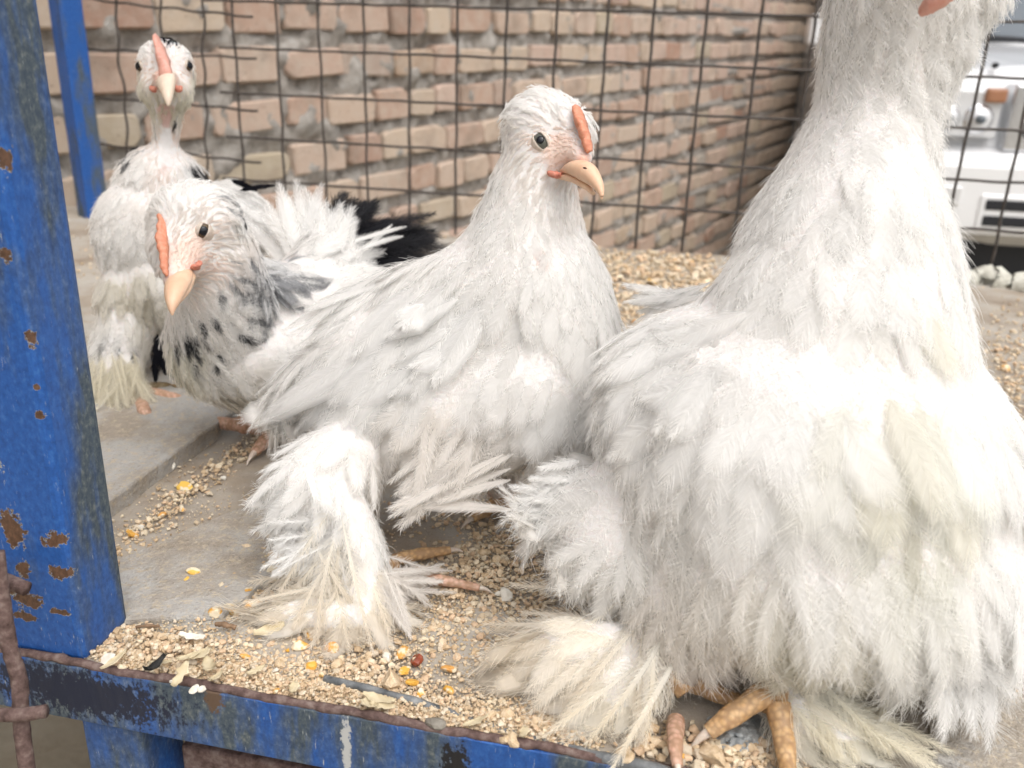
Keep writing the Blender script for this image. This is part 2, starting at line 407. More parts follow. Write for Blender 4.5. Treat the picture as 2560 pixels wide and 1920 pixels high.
def brick_mesh(l, h, dpt=0.03):
    """front-facing rounded irregular stone-like brick; local x along the course, y up, z out."""
    corners = []
    for (sx, sy) in ((1, 1), (-1, 1), (-1, -1), (1, -1)):
        r = random.uniform(0.06, 0.22) * h if random.random() < 0.78 else random.uniform(0.25, 0.48) * h
        cx, cyy = sx * (l / 2 - r), sy * (h / 2 - r)
        a0 = math.atan2(sy, sx) - math.pi / 4
        for k in range(4):
            a = a0 + k * math.pi / 6
            j = 1 + random.uniform(-0.08, 0.08)
            corners.append((cx + r * j * math.cos(a) + random.uniform(-.0015, .0015), cyy + r * j * math.sin(a) + random.uniform(-.0015, .0015)))
    n = len(corners); v = []; f = []
    bul = random.uniform(0.0, 0.004)
    for (s, z) in ((1.0, -0.02), (1.0, dpt * 0.72), (0.95, dpt * 0.93), (0.87, dpt)):
        for (x, y) in corners:
            dx = (1 - s) * h / 2
            v.append((x - math.copysign(min(abs(x), dx), x), y - math.copysign(min(abs(y), dx), y), z + (random.uniform(-.002, .002) if s > .9 else 0)))
    for q in range(3):
        for i in range(n):
            f.append((q * n + i, q * n + (i + 1) % n, (q + 1) * n + (i + 1) % n, (q + 1) * n + i))
    f.append(tuple(3 * n + i for i in range(n)))
    me = bpy.data.meshes.new('brick'); me.from_pydata(v, [], f); me.update()
    me.materials.append(M['brick'])
    return me
variants = {}
for li in range(6):
    L_ = 0.095 + li * 0.019
    variants[li] = (L_, [brick_mesh(L_, 0.066) for _ in range(5)])
slots = []
for c in range(-11, 18):
    u = -3.95 + random.uniform(-.1, 0)
    while u < (15.8 if c < 9 else 5.0):
        li = random.choices(range(6), (2, 3, 3, 3, 2, 2))[0]; L_ = variants[li][0]
        gap = random.uniform(0.006, 0.02)
        slots.append((u + L_ / 2, (c - 0.5) * PITCHW + 0.015 + random.uniform(-.005, .005), li, L_)); u += L_ + gap
vis = []; rest = []
for s in slots:
    P_ = wp(s[0], s[1]); x, y, d = proj(P_)
    (vis if (150 < x < 2050 and -60 < y < 720 and d > 0) else rest).append((s, d, x))
vis.sort(key=lambda q: q[1])
rest += vis[299:]; vis = vis[:299]
BR = Matrix(((WD[0], WU[0], WN[0]), (WD[1], WU[1], WN[1]), (WD[2], WU[2], WN[2])))
rv, rf = [], []
for k, (s, d, x) in enumerate(vis):
    o = bpy.data.objects.new('brick', random.choice(variants[s[2]][1])); COL.objects.link(o); o.parent = wall
    R_ = BR @ Matrix.Rotation(random.uniform(-.035, .035), 3, 'Z') @ Matrix.Rotation(random.uniform(-.05, .05), 3, 'Y')
    o.matrix_basis = Matrix.Translation(Vector(wp(s[0], s[1], random.uniform(-.006, .006)) - np.array(ORG[wall.name]))) @ R_.to_4x4() @ Matrix.Diagonal((1, random.uniform(.86, 1.1), 1, 1))
for (s, d, x) in rest:
    me = random.choice(variants[s[2]][1]); b = len(rv)
    for v in me.vertices:
        rv.append(wp(s[0] + v.co.x, s[1] + v.co.y, v.co.z))
    rf += [tuple(b + i for i in p.vertices) for p in me.polygons]
tag(mesh_obj('far_bricks', rv, rf, M['brick'], wall), kind='stuff')

# ------------------------------------------------------------------ parked car beyond the cage
def build_car():
    d0 = 2.75
    base = pp(2990, 400, d0)
    yaw = math.radians(-8)
    cx_ = np.array([math.cos(yaw), math.sin(yaw), 0]); cb = np.array([-math.sin(yaw), math.cos(yaw), 0])   # lateral, backwards
    O = np.array([base[0], base[1], GZ])
    root = empty('parked_car', O, 'white car front with round headlamp and chrome grille seen through mesh', 'car')
    white = mat_plain('car_paint_white', (0.80, 0.81, 0.82), 0.25, 0.5, coat=0.6, sc=2)
    chrome = mat_plain('chrome', (0.72, 0.73, 0.75), 0.22, 0.5, metal=0.8)
    black = mat_plain('car_black', (0.015, 0.016, 0.02), 0.6)
    silver = mat_plain('lamp_reflector', (0.72, 0.73, 0.74), 0.25, 0.5, metal=0.2)
    orange = mat_plain('indicator_amber', (0.36, 0.17, 0.09), 0.4, 0.5)
    glass = mat_plain('car_glass', (0.10, 0.12, 0.14), 0.06, 0.6)
    tyre = mat_plain('tyre_rubber', (0.02, 0.02, 0.02), 0.85)
    def L(x, y, z): return O + cx_ * x + cb * y + EZ * z
    hw = 0.86
    prof = [(0.06, .46), (0.0, .50), (-0.03, .62), (-0.02, .76), (0.07, .79), (0.09, .98), (0.16, 1.045), (1.15, 1.13), (1.35, 1.14), (1.95, 1.66), (2.3, 1.72), (3.5, 1.68), (4.1, 1.12), (4.25, 1.0), (4.25, .5), (3.9, .34), (0.4, .34)]
    v = []; n = len(prof)
    xs = [-hw, -hw * .93, -hw * .6, 0, hw * .6, hw * .93, hw]
    for k, x in enumerate(xs):
        e = abs(x) / hw
        for (y, z) in prof:
            yy = y + 0.11 * e ** 6 * (1 if y < 2 else -1); zz = z - (0.05 * e ** 6 if z > .9 else 0); xx = x * (1 - 0.16 * max(0, z - 1.12) / .55)
            v.append(L(xx, yy, zz))
    f = [(k * n + i, k * n + (i + 1) % n, (k + 1) * n + (i + 1) % n, (k + 1) * n + i) for k in range(len(xs) - 1) for i in range(n)]
    f += [tuple(range(n)), tuple((len(xs) - 1) * n + i for i in range(n))[::-1]]
    bevel_obj(mesh_obj('body', v, f, white, root, smooth=False), .02, 3)
    def bx(name, x0, x1, z0, z1, y, th, mt, par=None, bev=.008):
        vv_, ff = box_vf(L((x0 + x1) / 2, y, (z0 + z1) / 2), cx_, cb, EZ, (x1 - x0) / 2, th, (z1 - z0) / 2)
        return bevel_obj(mesh_obj(name, vv_, ff, mt, par or root), bev, 2)
    for s in (-1, 1):
        a, b = sorted((s * .60, s * .84))
        h = bx('headlight', a, b, .815, .965, .10, .06, silver)
        sgn = s
        for q, (xx, r) in enumerate(((s * .665, .052), (s * .765, .046))):
            for (rr, yy, mt, nm) in ((r, .035, chrome, 'lamp_ring'), (r * .78, .022, silver, 'reflector'), (r * .3, .006, glass, 'bulb')):
                cs = [L(xx, yy + .02, .872), L(xx, yy, .872)]
                loft(nm, cs, [rr, rr * .9], mt, h, n=20, ref=EZ)
        bx('indicator', *(sorted((s * .595, s * .66))), .925, .97, .035, .015, orange, h)
    g = bx('grille', -.575, .575, .775, .985, .07, .05, chrome)
    bx('grille_opening', -.53, .53, .815, .95, .03, .02, black, g, .03)
    for z in (.855, .895): bx('grille_bar', -.52, .52, z - .006, z + .006, .012, .008, chrome, g, .002)
    bx('number_plate', -.24, .24, .60, .70, -.045, .008, white)
    bp = bx('bumper', -hw * .93, hw * .93, .50, .755, .0, .055, white, None, .03)
    bx('intake_frame', -.64, .64, .525, .645, -.05, .012, white, bp, .01)
    for z in (.558, .61): bx('intake_slot', -.62, .62, z - .017, z + .017, -.060, .006, black, bp, .004)
    for s in (-1, 1): bx('fog_lamp', *(sorted((s * .70, s * .78))), .60, .665, -.045, .02, silver, bp)
    bx('lower_panel', -.8, .8, .33, .47, .10, .03, black)
    ws = [L(-.70, 1.37, 1.155), L(.70, 1.37, 1.155), L(.60, 1.93, 1.645), L(-.60, 1.93, 1.645)]
    off = nrm(np.cross(ws[1] - ws[0], ws[2] - ws[0])) * .012
    mesh_obj('windscreen', [p + off for p in ws] + [p - off for p in ws], [(0, 1, 2, 3), (7, 6, 5, 4), (0, 4, 5, 1), (1, 5, 6, 2), (2, 6, 7, 3), (3, 7, 4, 0)], glass, root)
    for s in (-1, 1):
        loft('wiper', [L(s * .05, 1.30, 1.16), L(s * .3, 1.36, 1.175), L(s * .55, 1.42, 1.21)], .012, black, root)
        bx('hood_seam', *(sorted((s * .60, s * .615))), 1.03, 1.05, .16, .02, black)
        mv_, mf_ = box_vf(L(s * .95, 1.4, 1.18), cx_, cb, EZ, .09, .06, .07); bevel_obj(mesh_obj('mirror', mv_, mf_, white, root), .02, 2)
        for yw in (.72, 3.4):
            w_ = loft('wheel', [L(s * .74, yw, .34), L(s * .78, yw, .34), L(s * .90, yw, .34), L(s * .93, yw, .34)], [.29, .34, .34, .30], tyre, root, n=28, ref=EZ)
            loft('rim', [L(s * .92, yw, .34), L(s * .945, yw, .34)], [.20, .19], silver, w_, n=20, ref=EZ)
build_car()

# ------------------------------------------------------------------ cage
cage = empty('poultry_cage', fl(215, 1655), 'blue painted steel cage frame with rusty wire mesh around the chickens', 'cage')
PB = fl(215, 1655, 0.0)                       # front right corner of near post
PW = 0.031
def paint(*a, **k): return mat_paint(*a, **k)
# local object space of posts: x across the front face, y back, z up
chips = []
def chip_px(x, y, r, el=1.0):
    # on the front face plane of the near post
    r_ = ray(x, y); t = ((PB - CP) @ EY) / (r_ @ EY); q = CP + r_ * t - np.array(PB)
    chips.append((q @ EX, 0.0, q @ EZ, r, el))
for c in ((137, 1350, .0052, 1.25), (148, 1432, .0046, 1.3), (100, 1040, .0022, 1.), (92, 970, .0016, 1.), (78, 850, .0034, .8), (60, 1425, .0042, .8),
          (30, 1320, .0075, .8), (70, 1500, .006, 1.4), (150, 1530, .003, 1.9), (60, 1540, .004, 1.5), (12, 395, .006, .9), (6, 285, .005, .7), (75, 745, .0018, 1.), (15, 640, .003, 1.)): chip_px(*c)
M['paint_post'] = paint('blue_paint_post', 0.31, chips, 0.5, wear=(0, 3.4, .30, -.11))
M['paint_back'] = paint('blue_paint_back', 1.7, (), 0.2)
M['paint_beam'] = paint('blue_paint_beam', 2.4, (), 0.5, wear=(-.5, 0, 1.0, .06), blots=[(.152, 0, -.015, .0022, .02, (.45, .46, .45)), (.198, 0, -.016, .007, .012, (.012, .012, .014)), (.094, 0, -.004, .005, .008, (.11, .07, .045)), (.03, 0, -.014, .05, .014, (.015, .02, .04))])
def local_box(name, org, ex, ey, lo, hi, mat, parent, bev=0.0015):
    """box given in a local frame (object axes = ex, ey, z) so that textures follow it."""
    v = [(x, y, z) for x in (lo[0], hi[0]) for y in (lo[1], hi[1]) for z in (lo[2], hi[2])]
    f = [(0, 1, 3, 2), (4, 6, 7, 5), (0, 4, 5, 1), (2, 3, 7, 6), (0, 2, 6, 4), (1, 5, 7, 3)]
    me = bpy.data.meshes.new(name); me.from_pydata(v, [], f); me.update(); me.materials.append(mat)
    o = bpy.data.objects.new(name, me); COL.objects.link(o); o.parent = parent
    R_ = Matrix(((ex[0], ey[0], 0), (ex[1], ey[1], 0), (ex[2], ey[2], 1))).to_4x4()
    o.matrix_basis = Matrix.Translation(Vector(np.array(org) - np.array(ORG[parent.name]))) @ R_
    if bev: bevel_obj(o, bev, 3)
    return o
local_box('post', PB, EX, EY, (-PW - .012, 0, -0.001), (0, PW, 1.05), M['paint_post'], cage, .0035)
# back post: a light right face and a dark left face
BP = fl(222, 545)
bex = nrm(np.array([0.80, -0.60, 0])); bey = nrm(np.array([0.60, 0.80, 0]))
local_box('back_post', BP, bex, bey, (-.034, 0, -0.03), (0, .034, 1.1), M['paint_back'], cage, .003)
# front beam under the litter edge
bL = fl(40, 1637); bR = fl(1500, 1903)
bd = nrm(bR - bL); bn = nrm(np.array([-bd[1], bd[0], 0]))
local_box('front_beam', bL, bd, bn, (-.3, -.0005, -.030), (.62, .003, -.0005), M['paint_beam'], cage, .0008)
local_box('beam_flange', bL, bd, bn, (-.3, .0035, -.009), (.62, .030, -.006), M['paint_beam'], cage, .0008)
# rusty worn top lip, lumpy
n_ = 220
cs = np.array([bL + bd * t + EZ * (0.0002 + .0006 * math.sin(t * 90) + rng.normal(0, .0003)) + bn * (.0016 + rng.normal(0, .0002)) for t in np.linspace(-.28, .6, n_)])
loft('rusty_lip', cs, np.full(n_, .0019) + rng.normal(0, .00018, n_), M['rust'], cage, n=8)
# lower leg and rail under the beam
local_box('cage_leg', bL + bd * .055, bd, bn, (-.032, .004, -.72), (-.002, .034, -.0305), M['paint_beam'], cage, .002)
local_box('lower_rail', bL + bd * .0, bd, bn, (.06, .02, -.085), (.62, .045, -.055), M['rust'], cage, .002)
# buried steel strip behind the lip
s0 = fl(812, 1692, .0015); s1 = fl(1420, 1862, .0015)
sd_ = nrm(s1 - s0); sn_ = nrm(np.array([-sd_[1], sd_[0], 0]))
M['dull_steel'] = mat_noise('dull_steel', (0.05, 0.055, 0.06), (0.17, 0.18, 0.185), 120, 0.55, 0.4, 0.0006, 0.4, c2=(0.36, 0.36, 0.35))
n_ = 60
cs = np.array([s0 + sd_ * t + EZ * (-.0012 + .0014 * math.sin(t * 50)) for t in np.linspace(0, .30, n_)])
loft('edge_rod', cs, np.linspace(.0016, .0034, n_) + rng.normal(0, .0002, n_), M['dull_steel'], cage, n=8)
# bent rusty rods of the door at the front
def rod(name, pts, r, par):
    P_ = smooth_path([tuple(pp(x, y, d)) for (x, y, d) in pts], 40)
    return loft(name, P_, np.full(40, r) + rng.normal(0, r * .03, 40), M['rust'], par, n=12)
door = empty('wire_door', pp(60, 1760, .345), 'bent rusty rod of the cage door hanging by the blue post', 'cage door')
rod('upright_rod', [(-10, 1380, .335), (5, 1500, .338), (22, 1610, .342), (48, 1700, .345), (52, 1790, .346), (62, 1880, .348), (78, 1990, .35)], .0031, door)
rod('crossbar', [(-60, 1430, .352), (0, 1447, .35), (66, 1472, .348)], .0030, door)
rod('crossbar', [(-60, 1782, .341), (0, 1787, .339), (60, 1786, .338), (114, 1778, .338)], .0027, door)

# mesh panels
MO = fl(1690, 632)
MX = nrm(np.array([0.982, -0.19, 0]))
def wire(par, pts, r, wob=0.0, ph=0.0):
    P_ = np.asarray(pts)
    o = loft('wire', P_, r, M['wire'], par, n=6)
    return o
def on_mesh(x, y, off=0.0):
    r_ = ray(x, y); nn = nrm(np.array([-MX[1], MX[0], 0])); t = ((MO - CP) @ nn + off) / (r_ @ nn)
    return CP + r_ * t
NB = nrm(np.array([-MX[1], MX[0], 0]))
pan = empty('mesh_panel', MO, parent=cage)
# measured on the photo: verticals at the level of y = 350, rows at x = 900
cell = 0.0
vx = [592, 705, 806, 916, 1028, 1142, 1258, 1374, 1494, 1614, 1738, 1866, 1998, 2132, 2270, 2412, 2560, 2712]
q0 = on_mesh(705, 350); q1 = on_mesh(1866, 350)
cell = ((q1 - q0) @ MX) / 10
u0_ = (q0 - MO) @ MX
rows_y = [7, 124, 249, 365, 477]
zr = [on_mesh(1200, y + 0.04 * 300)[2] for y in rows_y]
zr = sorted(zr); pz = (zr[-1] - zr[0]) / 4
zrows = [zr[-1] - k * pz for k in range(-3, 6)]
umin = u0_ - 1.45 * cell; umax = u0_ + 17 * cell
wr = 0.0020
def crimp(k, n, per, amp, ph): return amp * np.sin(np.arange(n) * 2 * math.pi / per + ph)
for i in range(-1, 17):
    n = 110; z = np.linspace(0.002, zrows[0] + .1, n); u = u0_ + i * cell + rng.normal(0, .0012)
    ph = i * math.pi
    wob = .0004 * np.sin(z / pz * 2 * math.pi * .5 * 2 + ph) + np.cumsum(rng.normal(0, .0004, n)) * .12
    tl = rng.normal(0, .004)
    P_ = [MO + MX * (u + wob[k] + tl * z[k]) + NB * (.0018 * math.sin(z[k] / pz * math.pi + ph)) + EZ * z[k] for k in range(n)]
    wire(pan, P_, wr)
for j, z in enumerate(zrows):
    if z < .02: continue
    n = 220; u = np.linspace(umin + rng.normal(0, .006), umax, n); ph = j * math.pi
    zz = z + .0004 * np.sin((u - u0_) / cell * 2 * math.pi + ph) + np.cumsum(rng.normal(0, .0003, n)) * .15
    P_ = [MO + MX * u[k] - NB * (.0028 * math.sin((u[k] - u0_) / cell * math.pi + ph) + .0008) + EZ * zz[k] for k in range(n)]
    wire(pan, P_, wr)
# left panel, hung a little crooked
pan2 = empty('mesh_panel', BP, parent=cage)
def lm(x, y): return on_mesh(x, y, 0.012)
for (xa, ya, xb, yb) in ((178, -40, 235, 470), (182, -40, 243, 480), (283, -40, 330, 470), (396, -40, 425, 470), (505, -40, 520, 470)):
    n = 90; A = lm(xa, ya); B = lm(xb, yb)
    t = np.linspace(0, 1.05, n)
    wv = .0020 * np.sin(t * 2 * math.pi * 4.6 + xa) + np.cumsum(rng.normal(0, .0005, n)) * .12
    wire(pan2, [A + (B - A) * t[k] + MX * wv[k] + NB * .003 * math.sin(t[k] * 14) for k in range(n)], wr)
for (xa, ya, xb, yb) in ((180, -8, 627, 41), (178, 123, 636, 146), (190, 240, 640, 283), (205, 357, 648, 407)):
    n = 120; A = lm(xa, ya); B = lm(xb, yb); t = np.linspace(0, 1, n)
    wv = .0010 * np.sin(t * 2 * math.pi * 4) + np.cumsum(rng.normal(0, .0003, n)) * .5
    wire(pan2, [A + (B - A) * t[k] + EZ * wv[k] + NB * (.004 + .002 * math.sin(t[k] * 14)) for k in range(n)], wr)

# ------------------------------------------------------------------ cage floor with boards
ffr = fl(40, 1637) + bn * .006
def quad_slab(name, pts, z0, z1, mat, par=None, sub=1):
    """slab from a convex ring of floor points with slightly ragged rim."""
    P_ = [np.array(p) for p in pts]; ring = []
    for i in range(len(P_)):
        a, b = P_[i], P_[(i + 1) % len(P_)]
        L_ = np.linalg.norm(b - a); n = max(2, int(L_ / .012))
        for k in range(n): ring.append(a + (b - a) * k / n + np.append(rng.normal(0, .0006, 2), 0))
    n = len(ring); v = []
    for z in (z0, z1 - .0012): v += [np.array([p[0], p[1], z]) for p in ring]
    c = np.mean(ring, 0)
    v += [np.array([p[0] + (c[0] - p[0]) * .006, p[1] + (c[1] - p[1]) * .006, z1]) for p in ring]
    f = [(q * n + i, q * n + (i + 1) % n, (q + 1) * n + (i + 1) % n, (q + 1) * n + i) for q in range(2) for i in range(n)]
    f.append(tuple(2 * n + i for i in range(n)))
    return mesh_obj(name, v, f, mat, par)
fx = np.linspace(-1.0, 1.35, 160); fyv = np.linspace(0, 1.0, 120)
fv = []
for j, b in enumerate(fyv):
    for i, a in enumerate(fx):
        q = bL * [1, 1, 0] + bd * (a + .2) * 1.0 + bn * (.0042 + b * .985)
        q = np.array([q[0], q[1], 0.0])
        q[2] = -.0012 + .0009 * math.sin(a * 61 + b * 33) + .0008 * math.sin(a * 23 - b * 71) + rng.normal(0, .0002)
        fv.append(q)
ff_ = [(j * 160 + i, j * 160 + i + 1, (j + 1) * 160 + i + 1, (j + 1) * 160 + i) for j in range(119) for i in range(159)]
floor = mesh_obj('floor', fv, ff_, M['floor'], smooth=True); tag(floor, kind='structure')
# underside sheet so the floor has thickness
uv_, uf_ = box_vf((bL + bd * .3 + bn * .495) * [1, 1, 0] - EZ * .018, bd, bn, EZ, 1.2, .487, .008)
mesh_obj('floor_sheet', uv_, uf_, M['rust'], floor)
board1 = quad_slab('floor_board', [fl(250, 1310), fl(562, 1078), fl(700, 985), fl(540, 905), fl(-250, 960), fl(-300, 1330)], -.003, .010, M['board'], floor)
board2 = quad_slab('floor_board', [fl(292, 1560), fl(560, 1545), fl(700, 1440), fl(705, 1235), fl(560, 1290), fl(300, 1405)], -.004, .0016, M['board'], floor)
board3 = quad_slab('floor_board', [fl(2330, 1900), fl(2480, 1960), fl(2800, 1960), fl(2700, 1500), fl(2440, 1450), fl(2300, 1700)], -.004, .0018, M['board'], floor)
board4 = quad_slab('floor_board', [fl(180, 880), fl(520, 880), fl(480, 720), fl(150, 700)], -.004, .004, M['floor'], floor)
# lumpy pale rim at the far right and crusty rim at the back
def lump_row(name, pts, mat, r, n, par):
    P_ = smooth_path(pts, n); V, Fc = [], []
    rr = r * (1 + .45 * rng.normal(0, 1, n).clip(-1.5, 1.5)); rr = np.abs(np.convolve(rr, [.25, .5, .25], 'same')) + r * .2
    v, f = loft_vf(P_ + rng.normal(0, r * .12, P_.shape), rr, rr * .8, n=12)
    return mesh_obj(name, v + rng.normal(0, r * .07, v.shape), f, mat, par, smooth=True)
M['crust'] = mat_noise('pale_crust', (0.46, 0.44, 0.38), (0.56, 0.55, 0.48), 60, 0.95, 1.0, 0.002, 0.1, c2=(0.66, 0.65, 0.58))
lump_row('crusty_rim', [fl(2330, 700), fl(2450, 705), fl(2560, 720), fl(2800, 760)], M['crust'], .016, 60, floor)

# ------------------------------------------------------------------ chickens
WHITE = (0.925, 0.918, 0.90); CREAM = (0.83, 0.77, 0.67); STAIN = (0.80, 0.77, 0.62); GREY = (0.36, 0.365, 0.375); DARK = (0.07, 0.072, 0.08)
BLACK = (0.014, 0.014, 0.018); PINK = (0.86, 0.73, 0.65); SOFT = (0.88, 0.85, 0.81)

def blob_body(name, blobs, mat, root, voxel=0.003, smooth=12, even=None):
    bm = bmesh.new()
    ico = bmesh.new(); bmesh.ops.create_icosphere(ico, subdivisions=3, radius=1.0)
    iv = np.array([v.co[:] for v in ico.verts]); if_ = [[v.index for v in f.verts] for f in ico.faces]; ico.free()
    V, Fc = [], []
    def add(x, y, d, rx, ry, rd):
        c = pp(x, y, d); k = d / F
        q = c + iv[:, :1] * RT * rx * k + iv[:, 1:2] * UP * ry * k + iv[:, 2:3] * FW * rd * k
        b = sum(len(a) for a in V); V.append(q); Fc.extend([[b + i for i in f] for f in if_])
    for B in blobs:
        if isinstance(B, list):                       # chain
            P_ = smooth_path([(q + (q[3], q[3]) if len(q) == 4 else q) for q in B], max(10, 7 * len(B)))
            for q in P_: add(*q)
        else: add(*(B if len(B) == 6 else B + (B[3], B[3])))
    V = np.vstack(V)
    bm.free()
    me = bpy.data.meshes.new('t'); me.from_pydata(V.tolist(), [], Fc); me.update()
    to = bpy.data.objects.new('t', me); COL.objects.link(to)
    r = to.modifiers.new('r', 'REMESH'); r.mode = 'VOXEL'; r.voxel_size = voxel
    s = to.modifiers.new('s', 'SMOOTH'); s.iterations = smooth; s.factor = 0.6
    dg = bpy.context.evaluated_depsgraph_get(); dg.update()
    em = bpy.data.meshes.new_from_object(to.evaluated_get(dg))
    bpy.data.objects.remove(to); bpy.data.meshes.remove(me)
    v = np.array([q.co[:] for q in em.vertices]); f = [tuple(p.vertices) for p in em.polygons]
    ed = np.array([e.vertices[:] for e in em.edges]); bpy.data.meshes.remove(em)
    if even is not None:                              # even out the trunk, leave head and legs crisp
        hc_, hr_, z0_ = even
        w = np.clip((np.linalg.norm(v - hc_, axis=1) - hr_) / .02, 0, 1) * np.clip((v[:, 2] - z0_) / .03, 0, 1)
        deg = np.bincount(ed.ravel(), minlength=len(v)).astype(float)
        for _ in range(36):
            sm_ = np.zeros_like(v)
            for k in range(3): sm_[:, k] = np.bincount(ed[:, 0], v[ed[:, 1], k], len(v)) + np.bincount(ed[:, 1], v[ed[:, 0], k], len(v))
            v = v + (.5 * w)[:, None] * (sm_ / deg[:, None] - v)
    o = mesh_obj(name, v, f, mat, root, smooth=True)
    bvh = BVHTree.FromPolygons([Vector(q) for q in v], f)
    return o, v, f, bvh

def sample_surface(v, f, n):
    tri = []
    for q in f:
        for k in range(1, len(q) - 1): tri.append((q[0], q[k], q[k + 1]))
    tri = np.array(tri); a, b, c = v[tri[:, 0]], v[tri[:, 1]], v[tri[:, 2]]
    cr = np.cross(b - a, c - a); ar = np.linalg.norm(cr, axis=1) / 2
    idx = rng.choice(len(tri), n, p=ar / ar.sum())
    r1 = np.sqrt(rng.random(n)); r2 = rng.random(n)
    p = a[idx] * (1 - r1)[:, None] + b[idx] * (r1 * (1 - r2))[:, None] + c[idx] * (r1 * r2)[:, None]
    return p, nrm(cr[idx]), ar.sum()

